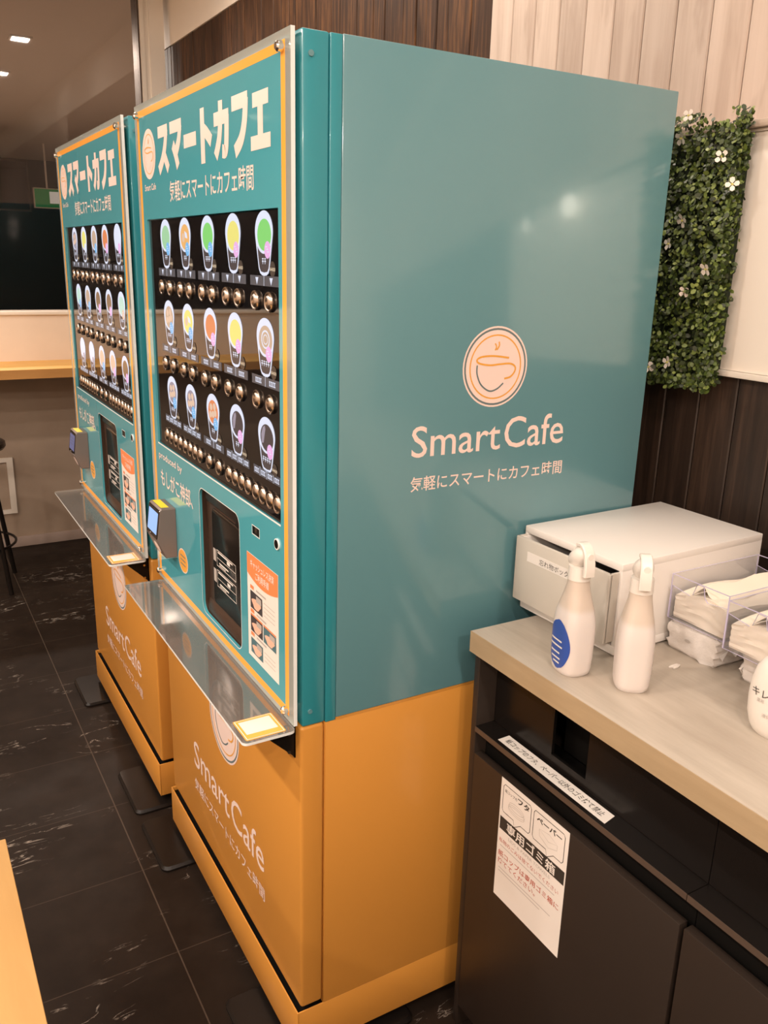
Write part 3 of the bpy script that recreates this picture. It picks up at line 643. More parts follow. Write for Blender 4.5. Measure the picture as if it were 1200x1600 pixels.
    for y in (0.022, 0.760):
        b = MB(); b.rings([[(-0.062, y, 0.7512), (0.0082, y, 0.7512), (0.0082, y, 0.6820)], [(-0.062, y + 0.002, 0.7512), (0.0082, y + 0.002, 0.7512), (0.0082, y + 0.002, 0.6820)]], 'black_metal')
        b.box(0.0058, 0.0082, y, y + 0.022, 0.682, 0.7505, 'black_metal')
        for z in (0.700, 0.735): b.cyl((-0.004, y + 0.0005, z - 0.004), (-0.004, y - 0.0012, z - 0.004), 0.003, 'chrome', n=10)
        P(b, 'tray_bracket', 'black triangular bracket')
    # payment terminal
    prof = [(-0.0046, 0.8560), (-0.0046, 0.9740), (-0.0360, 0.9755), (-0.0395, 0.9725), (-0.0490, 0.9020), (-0.0470, 0.8960), (-0.0300, 0.8560)]
    b = MB(); ya, yb, e = 0.6520, 0.7420, 0.003
    def sect(y, k):
        cx_ = sum(p[0] for p in prof)/len(prof); cz_ = sum(p[1] for p in prof)/len(prof)
        return [(-0.0046 if i < 2 else cx_ + (p[0] - cx_)*k, y, cz_ + (p[1] - cz_)*k) for i, p in enumerate(prof)]
    b.rings([sect(ya, 0.96), sect(ya + e, 1), sect(yb - e, 1), sect(yb, 0.96)], 'terminal_grey')
    pt = P(b, 'payment_terminal', 'grey cashless payment terminal')
    d = Vector((-0.0490 + 0.0395, 0, 0.9020 - 0.9725)).normalized(); nn = Vector((d.z, 0, -d.x)); nn = nn if nn.x < 0 else -nn
    p0 = Vector((-0.0395, 0, 0.9725))
    fm = lambda off: (lambda a, c: tuple(p0 + d * c + nn * off + Vector((0, a, 0))))
    b = MB(); b.rings([[fm(0.0002)(a, c) for a, c in rrect(ya + 0.002, yb - 0.002, 0.0015, 0.0700, 0.004)], [fm(0.0014)(a, c) for a, c in rrect(ya + 0.003, yb - 0.003, 0.0025, 0.0690, 0.004)]], 'black_gloss')
    b.poly(rrect(ya + 0.008, yb - 0.009, 0.0095, 0.0600, 0.002), fm(0.0017), screen)
    if screen == 'g_screen_dim':
        for c in (0.02, 0.03, 0.04): b.rect(ya + 0.02, yb - 0.02, c, c + 0.002, fm(0.0019), 'g_grey')
    b.poly(ell((ya + yb)/2 + 0.01, 0.0655, 0.003, 0.0012, 10), fm(0.0018), 'paper_white')
    S(b, 'terminal_screen', pt, 'lit screen in a black frame')
    b = MB(); b.rect(ya + 0.012, yb - 0.006, 0, 1, lambda a, c: (-0.0340 + 0.0180 * c, a, 0.97562 - 0.00085 * c), 'yellow_label')
    S(b, 'yellow_sticker', pt, 'yellow sticker')
    b = MB(); b.poly(ell(0, 0, 1, 1, 16), lambda a, c: (-0.0385 - 0.0007 + 0.0060 * c * 0.85, 0.690 + 0.022 * a, 0.876 - 0.0160 * c * 0.85), 'cream_vinyl'); S(b, 'pale_oval', pt, 'pale oval under the screen')  # pale oval patch on the lower bevel
    return root
W = 'g_white'
D1 = [[('g_mint', 'g_blue', 0, 'aa'), ('g_orange', 'g_blue', 4, 'aa'), ('g_green', 'g_blue', 0, 'aaa'), ('g_yellow', 'g_pink', 0, 'aaa'), ('g_green', 'g_pink', 0, 'aa')],
      [('g_latte', 'g_blue', 3, 'aaa'), ('g_yellow', 'g_blue', 4, 'aaa'), ('g_red', 'g_pink', 0, 'aa'), ('g_yellow', 'g_pink', 0, 'aaa'), ('g_latte', 'g_pink', 1, 'aaaa')],
      [('g_mauve', 'g_blue', 3, 'aaa'), ('g_mauve', 'g_blue', 3, 'aa'), ('g_red', 'g_blue', 3, 'aa'), ('g_coffee', 'g_pink', 2, 'aa'), ('g_coffee', 'g_pink', 2, 'aaaa')]]
D2 = [[('g_mauve', 'g_mauve', 3, 'aaa'), ('g_yellow', 'g_white', 0, 'aa'), ('g_latte', 'g_blue', 0, 'aaa'), ('g_red', 'g_pink', 0, 'aa'), ('g_white', 'g_pink', 0, 'aaa')],
      [('g_mintpale', 'g_blue', 0, 'aa'), ('g_latte', 'g_blue', 0, 'aaa'), ('g_brown', 'g_pink', 0, 'aaa'), ('g_brown', 'g_pink', 0, 'aa'), ('g_mintpale', 'g_peach', 0, 'aaa')],
      [('g_white', 'g_mauve', 0, 'aaa'), ('g_white', 'g_mauve', 0, 'aa'), ('g_peach', 'g_blue', 0, 'aaa'), ('g_peach', 'g_pink', 0, 'aa'), ('g_brown', 'g_pink', 0, 'aaa')]]
make_machine(0.0, 'teal and orange cup vending machine nearest the counter, big cup logo on its side', D1, 'g_screen')
make_machine(0.9469, 'teal and orange cup vending machine standing behind the nearer one, its payment screen dark', D2, 'g_screen_dim')

# ------------------------------------------------------------------ counter
b = MB(); b.box(0.3205, XW - 0.002, -2.2, -0.0530, 0.8520, 0.8929, 'counter_laminate', 0.0015)
b.box(0.3192, 0.3204, -2.2, -0.0530, 0.8525, 0.8924, 'counter_edge')
tag(b.build('countertop'), 'long pale wood-grain countertop beside the near vending machine', 'countertop')
def make_cabinet(y1, y0, left_panel, label, notices):
    t = thing('waste_cabinet', label, 'cabinet', (0.58, (y0 + y1)/2, 0), 0, 'dark cabinets under the counter'); L = (-0.58, -(y0 + y1)/2, 0)
    b = MB(); e = 0.015; top = 0.8518
    b.box(0.3310 if left_panel else 0.4400, 0.83, y1 - e, y1, 0.0, top if left_panel else 0.684, 'cabinet_dark', 0.001)
    b.box(0.4400, 0.83, y0, y0 + e, 0.0, 0.684, 'cabinet_dark', 0.001)
    b.box(0.815, 0.83, y0 + e, y1 - e, 0.0, top, 'cabinet_dark')
    b.box(0.357, 0.815, y0 + e, y1 - e, 0.045, 0.0598, 'cabinet_dark'); b.box(0.38, 0.395, y0 + e, y1 - e, 0.0, 0.045, 'black_matt')
    b.box(0.352, 0.435, y0 - 0.001, y1 - (e if left_panel else 0), 0.6845, 0.6945, 'black_matt'); b.box(0.357, 0.435, y0 - 0.001, y1 - (e if left_panel else 0), 0.06, 0.684, 'black_matt')
    b.build('carcass', t, L)
    el = e + 0.0005 if left_panel else 0.0
    b = MB(); b.box(0.3300, 0.3780, y0 - 0.0012, y1 - el, 0.6950, 0.7056, 'niche_black'); b.box(0.3288, 0.3300, y0 - 0.0012, y1 - el, 0.6952, 0.7054, 'cabinet_edge')
    nb = b.build('niche_shelf', t, L, 'glossy black niche shelf with brown front edge')
    b = MB(); ya, yb = y1 - 0.259, y1 - 0.175
    b.plate([[(y0 - 0.0012, 0.7062), (y1 - el, 0.7062), (y1 - el, 0.8515), (y0 - 0.0012, 0.8515)], [(ya, 0.724), (yb, 0.724), (yb, 0.838), (ya, 0.838)]], 0.3720, 0.3780, lambda a, c, q: (q, a, c), 'niche_black', 'black_matt')
    b.box(0.420, 0.424, ya - 0.02, yb + 0.02, 0.708, 0.845, 'black_matt')
    b.build('niche_back', t, L, 'glossy black niche back with a waste opening')
    b = MB(); b.box(0.3294, 0.3466, y0 + 0.003, y1 - (e if left_panel else 0) - 0.002, 0.055, 0.6504, 'cabinet_dark', 0.0012)
    dr = b.build('door', t, L, 'dark brown push door')
    if notices:
        b = MB(); 
        P4 = [(0.3380, -0.1285), (0.3643, -0.1275), (0.3648, -0.3911), (0.3375, -0.3973)]
        b.add([(p[0], p[1], z) for z in (0.7058, 0.7061) for p in P4], [(0, 1, 2, 3), (4, 5, 6, 7), (0, 1, 5, 4), (1, 2, 6, 5), (2, 3, 7, 6), (3, 0, 4, 7)], 'paper_white')
        b.text('紙コップのフタ、ペーパー以外のゴミ捨て禁止', lambda a, c: (c, a, 0.7064), -0.1390, -0.3815, 0.3447, 0.3581, 'paper_ink', 0.004)
        b.build('warning_strip', nb, (0, 0, 0), 'long white strip of printed lettering')
        # poster on the door: upper left (y -.1103, z .6088), lower right (y -.2986, z .3486)
        b = MB(); x = 0.3288; y_0, y_1, z0, z1 = -0.1586, -0.3362, 0.4017, 0.6500
        Y = lambda u: y_0 + (y_1 - y_0) * u
        Z = lambda v: z1 + (z0 - z1) * v
        b.box(x, 0.3293, y_1, y_0, z0, z1, 'paper_white')
        q = FX(x - 0.0002); q2 = FX(x - 0.0004)
        def bubble(u0, u1, v0, v1, ut):
            pts = [(Y(u), Z(v)) for u, v in [(u0, v0 + .02), (u0 + .02, v0), (u1 - .02, v0), (u1, v0 + .02), (u1, v1 - .02), (u1 - .02, v1), (ut + .09, v1), (ut, v1 + .05), (ut - .02, v1), (u0 + .02, v1), (u0, v1 - .02)]]
            b.ribbon(pts, 0.0013, q, 'paper_ink', True)
        bubble(0.04, 0.47, 0.04, 0.265, 0.24); bubble(0.51, 0.95, 0.04, 0.265, 0.73)
        b.text('紙コップの', q, Y(0.065), Y(0.255), Z(0.098), Z(0.072), 'paper_ink', 0.006); b.text('フタ', q, Y(0.265), Y(0.44), Z(0.108), Z(0.058), 'paper_ink', 0.03)
        b.text('ペーパー', q, Y(0.555), Y(0.91), Z(0.112), Z(0.066), 'paper_ink', 0.03)
        for dv, ru in ((0.0, 0.115), (0.018, 0.125), (0.032, 0.125)):
            pts = [(Y(0.255 + ru * math.cos(t_)), Z(0.165 + dv + 0.03 * math.sin(t_))) for t_ in [2*math.pi*i/24 for i in range(24)]]
            b.ribbon(pts, 0.0007, q, 'paper_grey', True)
        pts = [(Y(u), Z(v)) for u, v in [(0.60, 0.155), (0.74, 0.135), (0.86, 0.165), (0.74, 0.195)]]; b.ribbon(pts, 0.0007, q, 'paper_grey', True)
        b.ribbon([(Y(u), Z(v)) for u, v in [(0.60, 0.155), (0.61, 0.205), (0.74, 0.24), (0.86, 0.205), (0.86, 0.165)]], 0.0007, q, 'paper_grey')
        b.rect(Y(0.02), Y(0.985), Z(0.418), Z(0.312), q, 'paper_ink'); b.text('専用ゴミ箱', q2, Y(0.13), Y(0.86), Z(0.408), Z(0.322), 'paper_white', 0.014)
        b.text('LIDS & PAPER TOWELS', q, Y(0.17), Y(0.80), Z(0.462), Z(0.438), 'paper_grey', 0.0)
        b.text('私物のごみは捨てないでください', q, Y(0.03), Y(0.93), Z(0.525), Z(0.487), 'paper_red', 0.0)
        b.rect(Y(0.05), Y(0.88), Z(0.553), Z(0.547), q, 'paper_grey')
        b.text('紙コップは専用ゴミ箱に', q, Y(0.03), Y(0.95), Z(0.642), Z(0.590), 'paper_red', 0.008); b.text('捨ててください。', q, Y(0.03), Y(0.62), Z(0.705), Z(0.658), 'paper_red', 0.008)
        b.rect(Y(0.05), Y(0.85), Z(0.742), Z(0.736), q, 'paper_grey'); b.rect(Y(0.05), Y(0.70), Z(0.770), Z(0.764), q, 'paper_grey')
        b.build('notice_sheet', dr, (0, 0, 0), 'white waste sorting notice with black band')
    return t
make_cabinet(-0.0560, -0.5625, True, 'dark brown waste cabinet with a white notice on its door', True)
make_cabinet(-0.5650, -1.0730, False, 'dark brown cabinet without a notice, right of the one with the notice', False)

# ------------------------------------------------------------------ drawer box
t = thing('drawer_box', 'white plastic drawer box with its drawer a little open on the counter', 'drawer box', (0.4710, -0.2528, 0.8931), 0.0240)
w_, d_, h_, z_ = 0.2430, 0.3660, 0.1669, 0.0
b = MB(); e = 0.008
b.box(0, d_, 0, w_, z_ + h_ - 0.014, z_ + h_, 'box_plastic', 0.002); b.box(0, d_, 0, w_, z_ + 0.003, z_ + 0.020, 'box_plastic', 0.002)
b.box(0.0003, d_, 0.0003, e, z_ + 0.018, z_ + h_ - 0.012, 'box_plastic', 0.001); b.box(0.0003, d_, w_ - e, w_ - 0.0003, z_ + 0.018, z_ + h_ - 0.012, 'box_plastic', 0.001)
b.box(d_ - e, d_, e, w_ - e, z_ + 0.018, z_ + h_ - 0.012, 'box_plastic')
for x in (0.03, d_ - 0.03):
    for y in (0.03, w_ - 0.03): b.cyl((x, y, 0), (x, y, 0.004), 0.01, 'box_plastic', n=12)
b.build('body', t)
b = MB(); zt, zb_ = z_ + h_ - 0.0150, z_ + 0.0280
b.box(-0.024, -0.016, 0.004, w_ - 0.004, zb_, zt, 'box_front', 0.002)
b.box(-0.022, 0.30, 0.010, 0.013, zb_ + 0.004, zt - 0.002, 'box_plastic', 0.001); b.box(-0.022, 0.30, w_ - 0.013, w_ - 0.010, zb_ + 0.004, zt - 0.002, 'box_plastic', 0.001)
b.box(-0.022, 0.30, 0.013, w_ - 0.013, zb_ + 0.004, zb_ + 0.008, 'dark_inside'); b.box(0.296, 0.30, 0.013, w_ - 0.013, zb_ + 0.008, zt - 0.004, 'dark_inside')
b.box(-0.0225, -0.001, 0.004, 0.0095, zb_, zt, 'box_front', 0.0015); b.box(-0.0225, -0.001, w_ - 0.0095, w_ - 0.004, zb_, zt, 'box_front', 0.0015)
dr = b.build('drawer', t, (0, 0, 0), 'white drawer pulled out a little')
b = MB(); b.box(-0.0246, -0.0241, 0.078, 0.205, zt - 0.040, zt - 0.022, 'box_plastic'); b.text('忘れ物ボックス', FX(-0.0248), 0.172, 0.084, zt - 0.037, zt - 0.026, 'paper_ink', 0.0)
b.build('label_tape', dr, (0, 0, 0), 'pale label tape with small lettering')

# ------------------------------------------------------------------ spray bottles
SPS = 0.955   # size of the bottles against the 229 mm drawing below
def make_spray(name_label, loc, ang, front_label):
    t = thing('spray_bottle', name_label, 'spray bottle', loc, ang, 'white spray bottles on the counter')
    t.scale = (SPS, SPS, SPS)
    b = MB(); prof = [(0.0, 0.84), (0.003, 0.91), (0.010, 0.95), (0.030, 0.985), (0.060, 1.0), (0.085, 0.995), (0.102, 0.95), (0.117, 0.87), (0.130, 0.77), (0.142, 0.68), (0.154, 0.60), (0.168, 0.56)]
    rings = []
    for z, s in prof:
        ax = 0.034 * s; ay = 0.0295 * s; n = 2.0 + 1.2 * min(1, max(0, (s - 0.56) / 0.44)); kq = min(1, max(0, (0.8 - s) / 0.2)); av = 0.5 * (ax + ay); ax += (av - ax) * kq; ay += (av - ay) * kq
        rings.append([(ax * math.copysign(abs(math.cos(q)) ** (2/n), math.cos(q)), ay * math.copysign(abs(math.sin(q)) ** (2/n), math.sin(q)), z) for q in [2*math.pi*i/36 for i in range(36)]])
    b.rings(rings, 'bottle_white'); bo = b.build('body', t)
    b = MB(); b.cyl((0, 0, 0.1665), (0, 0, 0.190), 0.0190, 'trigger_white', 0.0182, n=28); b.build('collar', t)
    # head: rounded shroud seen over the nozzle, then a trigger lever hanging at the front (+x)
    b = MB(); hs = []
    for x, zc, hh, hw in ((-0.020, 0.197, 0.008, 0.009), (-0.017, 0.198, 0.0135, 0.0135), (-0.006, 0.203, 0.0185, 0.0165), (0.006, 0.207, 0.0185, 0.0150), (0.014, 0.210, 0.0145, 0.0115), (0.020, 0.212, 0.0085, 0.008)):
        hs.append([(x, hw * math.cos(q), zc + hh * math.sin(q)) for q in [2*math.pi*i/20 for i in range(20)]])
    b.rings(hs, 'trigger_white'); b.build('spray_head', t)
    b = MB(); path = spline([(-0.004, 0.2255), (0.008, 0.2275), (0.0180, 0.2210), (0.0240, 0.2090), (0.0265, 0.1930), (0.0260, 0.1790)], 5)
    rr = []
    for i, (x, z) in enumerate(path):
        a = path[max(i - 1, 0)]; c = path[min(i + 1, len(path) - 1)]; dx, dz = c[0] - a[0], c[1] - a[1]; l = math.hypot(dx, dz); nx, nz = -dz/l, dx/l
        hw = 0.0088 + 0.0014 * i / len(path); th = 0.0040
        rr.append([(x + nx*th*sx, hw*sy, z + nz*th*sx) for sx, sy in ((1, -0.8), (1, 0.8), (0.5, 1), (-0.5, 1), (-1, 0.8), (-1, -0.8), (-0.5, -1), (0.5, -1))])
    b.rings(rr, 'trigger_white'); b.build('trigger', t, (0, 0, 0), 'curved white trigger lever')
    b = MB(); b.cyl((0.018, 0, 0.2125), (0.0285, 0, 0.2125), 0.0052, 'trigger_white', n=14); b.build('nozzle', t)
    # label printed on the broad side (-y) of the bottle
    b = MB()
    def surf(a, c):  # a in metres along x, c height
        k = prof[-1][1]
        for (za, sa), (zb, sb) in zip(prof, prof[1:]):
            if za <= c <= zb: k = sa + (sb - sa) * (c - za) / (zb - za); break
        xx = max(-0.999, min(0.999, a / (0.034 * k))); n2 = 2.0 + 1.2 * min(1, max(0, (k - 0.56) / 0.44))
        return (a, -(0.0295 * k * (1 - abs(xx) ** n2) ** (1/n2) + 0.0005), c)
    if front_label:
        cz, rx, rz = 0.052, 0.0285, 0.044
        G = [[surf(rx * u * math.sqrt(max(0, 1 - v*v)), cz + rz * v) for u in [i / 8 - 1 for i in range(17)]] for v in [-0.995 + 1.99 * j / 16 for j in range(17)]]
        b.add([p for r_ in G for p in r_], [(i*17 + j, i*17 + j + 1, (i + 1)*17 + j + 1, (i + 1)*17 + j) for i in range(16) for j in range(16)], 'label_blue')
        for v, u0, u1 in ((0.058, -0.020, 0.012), (0.048, -0.022, 0.014), (0.036, -0.018, 0.008), (0.026, -0.016, 0.010), (0.018, -0.010, 0.008)):
            seg = [u0 + (u1 - u0) * i / 8 for i in range(9)]
            vs = [tuple(Vector(surf(u, v + q)) - Vector((0, 0.0003, 0))) for q in (0, 0.003) for u in seg]; b.add(vs, [(i, i + 1, 10 + i, 9 + i) for i in range(8)], 'trigger_white')
        b.build('front_label', bo, (0, 0, 0), 'blue oval label')
    else:
        for v in [0.026 + 0.006 * i for i in range(7)] + [0.082]:
            seg = [-0.020 + 0.036 * i / 8 for i in range(9)]
            vs = [surf(u, v + q) for q in (0, 0.0022) for u in seg]; b.add(vs, [(i, i + 1, 10 + i, 9 + i) for i in range(8)], 'paper_grey')
        b.build('back_label', bo, (0, 0, 0), 'small grey printed lines')
    return t
A1 = math.atan2(-0.985, -0.17)
make_spray('white spray bottle with a blue oval label, in front of the drawer box', (0.3762, -0.2517, 0.8931), A1, True)
A2 = math.atan2(-0.80, -0.60)
s2 = make_spray('white spray bottle with no blue label, right of the blue-labelled one', (0.4249, -0.3367, 0.8931), A2, False)
s2.scale = (SPS, -SPS, SPS)

# ------------------------------------------------------------------ paper towels
def make_pack(loc, sx, sy, label, mark, hz=0.053):
    t = thing('towel_pack', label, 'paper towel pack', loc, 0, 'film wrapped towel packs')
    b = MB(); bm = bmesh.new(); bmesh.ops.create_cube(bm, size=1)
    bmesh.ops.subdivide_edges(bm, edges=bm.edges[:], cuts=7, use_grid_fill=True)
    for v in bm.verts:
        x, y, z = v.co; v.co = Vector((x * sx, y * sy, (z + 0.5) * hz))
        v.co += Vector((random.uniform(-1, 1) * 0.0012, random.uniform(-1, 1) * 0.0012, random.uniform(-1, 1) * 0.0008 if z > -0.49 else 0))
        cx = 1 - 0.025 * (abs(x * 2) ** 6 + abs(z * 2) ** 6); v.co.y *= cx
    bmesh.ops.bevel(bm, geom=[e for e in bm.edges if len(e.link_faces) == 2 and e.calc_face_angle(0) > 0.9], offset=0.004, segments=2, affect='EDGES')
    b.bm(bm, 'wrap_film'); bd = b.build('bundle', t)
    b = MB()                                              # crimped film fins at both ends
    for sg in (-1, 1):
        n = 12; vs = []
        for i in range(n + 1):
            q = i / n; vs += [(-sx/2 * 0.92 + sx * 0.92 * q, sg * (sy/2 - 0.001), 0.022), (-sx/2 * 0.92 + sx * 0.92 * q + random.uniform(-.002, .002), sg * (sy/2 + 0.006 + random.uniform(-.002, .002)), 0.022 + random.uniform(-0.010, 0.012))]
        b.add(vs, [(2*i, 2*i + 1, 2*i + 3, 2*i + 2) for i in range(n)], 'wrap_film')
    b.build('film_fin', t)
    b = MB(); xq = -sx/2 - 0.0030
    b.poly(ell(mark, 0.028, 0.006, 0.0028, 14), FX(xq), 'paper_grey'); b.build('printed_mark', bd)
    return t
make_pack((0.6876, -0.3120, 0.8931), 0.196, 0.104, 'film wrapped paper towel pack under the left clear dispenser', 0.006)
make_pack((0.6990, -0.4600, 0.8931), 0.196, 0.114, 'film wrapped paper towel pack under the right clear dispenser', -0.004, 0.0635)
def make_dispenser(loc, dx, dy, hz, label):
    t = thing('towel_dispenser', label, 'towel dispenser', loc, 0, 'clear acrylic towel dispensers'); e = 0.0022
    ed = 'acrylic_edge_violet'
    mx = lambda a, c, q: (q, a, c); my = lambda a, c, q: (a, q, c)
    def prof(): return [(-dy/2, 0), (dy/2, 0), (dy/2, hz*0.74), (dy*0.16, hz*0.66), (dy*0.12, hz*0.70), (dy*0.06, hz*0.97), (-dy*0.06, hz*0.97), (-dy*0.10, hz*0.74), (-dy*0.16, hz*0.66), (-dy/2, hz*0.72)]
    for nm, x0, outl in (('front_wall', 0.0, prof()), ('rear_wall', dx - e, prof())):
        b = MB(); b.plate([outl], x0, x0 + e, mx, 'acrylic_clear', ed); b.build(nm, t)
    for y in (-dy/2 - e, dy/2):
        b = MB(); b.plate([[(0, 0), (dx, 0), (dx, hz), (0, hz)]], y, y + e, my, 'acrylic_clear', ed); b.build('side_wall', t)
    b = MB(); b.box(e, dx - e, -dy/2, dy/2, 0.0, e, 'acrylic_clear'); b.build('floor_plate', t)
    b = MB(); b.box(0, e * 0.7, -dy/2, dy/2, hz - 0.001, hz, ed); b.box(dx - e, dx - e*0.3, -dy/2, dy/2, hz - 0.001, hz, ed); b.build('rim_wire', t, (0, 0, 0), 'thin violet upper edge')
    return t
def make_towels(loc, dx, dy, hz, label):
    b = MB(); bm = bmesh.new(); bmesh.ops.create_cube(bm, size=1); bmesh.ops.subdivide_edges(bm, edges=bm.edges[:], cuts=9, use_grid_fill=True)
    for v in bm.verts:
        x, y, z = v.co; zz = (z + 0.5) * hz
        zz += max(0, z + 0.5) * (0.010 * math.cos(y * 3.0) + 0.004 * math.sin(7 * x + 5 * y))
        yy = y * dy + 0.0012 * math.sin(zz * 900) * (abs(y) > 0.49)
        v.co = Vector((x * dx + 0.0015 * math.sin(zz * 800 + 5 * y) * (abs(x) > 0.49), yy, zz))
    b.bm(bm, 'towel')
    # the next sheet, pulled up as a ridge along the middle
    n = 16; vs = []
    for i in range(n + 1):
        x = -dx/2 * 0.96 + dx * 0.96 * i / n
        for y, z in ((-0.026, hz + 0.006), (-0.010, hz + 0.016 + 0.002*math.sin(i)), (0.0, hz + 0.027 + 0.003*math.sin(i*0.7)), (0.006, hz + 0.022), (0.022, hz + 0.006)): vs.append((x, y + 0.002*math.sin(i*0.9), z))
    b.add(vs, [(5*i + k, 5*i + k + 1, 5*i + k + 6, 5*i + k + 5) for i in range(n) for k in range(4)], 'towel')
    o = b.build('paper_towels', None, loc); return tag(o, label, 'paper towels', 'stacks of folded paper towels')
make_dispenser((0.5873, -0.3161, 0.9475), 0.225, 0.1135, 0.080, 'clear acrylic towel dispenser beside the drawer box')
make_towels((0.6995, -0.3161, 0.9500), 0.210, 0.105, 0.043, 'cream folded paper towels in the clear dispenser beside the drawer box')
make_dispenser((0.5490, -0.4600, 0.9580), 0.225, 0.1135, 0.080, 'clear acrylic towel dispenser cut by the right edge of the picture')
make_towels((0.6610, -0.4600, 0.9605), 0.210, 0.105, 0.043, 'cream folded paper towels in the clear dispenser at the right picture edge')

# soap bottle
t = thing('soap_bottle', 'rounded white hand soap bottle with pink flower at the right edge of the counter', 'soap bottle', (0.5040, -0.5510, 0.8931), math.atan2(-0.36, -0.93))
b = MB(); prof = [(0.0, 0.70), (0.003, 0.78), (0.012, 0.88), (0.030, 0.97), (0.055, 1.0), (0.080, 0.97), (0.100, 0.88), (0.112, 0.74), (0.120, 0.56), (0.125, 0.40), (0.128, 0.30), (0.136, 0.30)]
b.rings([[(0.030 * min(s, 0.98) * math.cos(q) if s > 0.35 else 0.0155 * math.cos(q), (0.053 * s if s > 0.35 else 0.0155) * math.sin(q), z) for q in [2*math.pi*i/36 for i in range(36)]] for z, s in prof], 'soap_white'); bo = b.build('body', t)
b = MB(); b.cyl((0, 0, 0.135), (0, 0, 0.152), 0.0175, 'trigger_white', n=24); b.cyl((0, 0, 0.152), (0, 0, 0.172), 0.006, 'trigger_white', n=14)
b.box(-0.010, 0.050, -0.009, 0.009, 0.170, 0.184, 'trigger_white', 0.005, 3); b.build('pump', t)
def soap(a, c):
    s = 1 - 0.25 * ((c - 0.055) / 0.06) ** 2; y = max(-0.0528 * s, min(0.0528 * s, a)); return (0.030 * min(s, .98) * math.sqrt(max(0.0, 1 - (y / (0.053 * s)) ** 2)) + 0.0007, y, c)
b = MB(); b.text('キレイキレイ', soap, -0.045, 0.036, 0.062, 0.074, 'paper_ink', 0.0)
b.text('薬用', soap, -0.036, -0.026, 0.054, 0.060, 'paper_grey', 0.0); b.text('液体ハンドソープ', soap, -0.026, 0.026, 0.034, 0.040, 'paper_grey', 0.0)
fl = [(-0.010 + 0.0068 * (1 + .14 * math.cos(5*q)) * math.cos(q), 0.0510 + 0.0068 * (1 + .14 * math.cos(5*q)) * math.sin(q)) for q in [2*math.pi*i/30 for i in range(30)]]
b.poly(fl, soap, 'soap_pink'); b.build('printed_label', bo, (0, 0, 0), 'lettering and pink flower')
# scrap of paper
b = MB(); pts = [(0.010 * (1 + 0.35 * math.sin(3*q + 1)) * math.cos(q), 0.006 * (1 + 0.3 * math.cos(2*q)) * math.sin(q)) for q in [2*math.pi*i/14 for i in range(14)]]
b.rings([[(x, y, 0.0) for x, y in pts], [(x*1.05, y*1.05, 0.002) for x, y in pts], [(x*0.6, y*0.6, 0.0045) for x, y in pts]], 'paper_white')
tag(b.build('paper_scrap', None, (0.5371, -0.3270, 0.8931)), 'tiny white paper scrap lying on the counter before the towel pack', 'paper scrap')

# ------------------------------------------------------------------ leafy panel
t = thing('hedge_panel', 'green artificial hedge panel with white flowers on the wall beside the near machine', 'artificial hedge', (0.885, 0.1, 1.30))
HX, HY0, HY1, HZ0, HZ1 = 0.885, -0.062, 0.30, 1.305, 1.790
b = MB(); b.box(-0.012, 0.0245, HY0 - 0.1 + 0.012, HY1 - 0.1, HZ0 - 1.30 + 0.012, HZ1 - 1.30 - 0.02, 'leaf_backing'); b.build('backing', t)
b = MB(); rnd = random.Random(3)
for i in range(9500):
    y = rnd.uniform(HY0, HY1); z = rnd.uniform(HZ0, HZ1) if rnd.random() < 0.96 else rnd.uniform(HZ1, HZ1 + 0.018)
    if z > HZ1 and y < 0.02: continue
    lump = 0.5 + 0.5 * math.sin(y * 47 + 2 * math.sin(z * 31)) * math.sin(z * 39 + y * 13)
    x = HX - 0.006 - rnd.random() ** 0.6 * (0.028 + 0.026 * lump)
    if rnd.random() < 0.14: y = HY0 + rnd.uniform(-0.010, 0.012)
    elif rnd.random() < 0.06: z = HZ0 + rnd.uniform(-0.010, 0.01)
    r = rnd.uniform(0.0032, 0.0062)
    nrm = Vector((-1 + rnd.uniform(-.3, .3), rnd.uniform(-0.9, 0.7), rnd.uniform(-0.5, 1.0))).normalized()
    a = nrm.orthogonal().normalized(); a.rotate(Matrix.Rotation(rnd.uniform(0, 6.28), 3, nrm)); c = nrm.cross(a)
    p = Vector((x - 0.885, y - 0.1, z - 1.30))
    prf = ((-1.0, 0), (-0.45, 0.62), (0.25, 0.72), (0.85, 0.38), (1.05, 0), (0.85, -0.38), (0.25, -0.72), (-0.45, -0.62))
    vs = [p + a * r * u + c * r * v + nrm * (0.22 * r * (abs(v) - 0.3)) for u, v in prf]
    b.add(vs, [(0, 1, 2, 3, 4, 5, 6, 7)], 'box_leaves')
me_o = b.build('leaves', t)
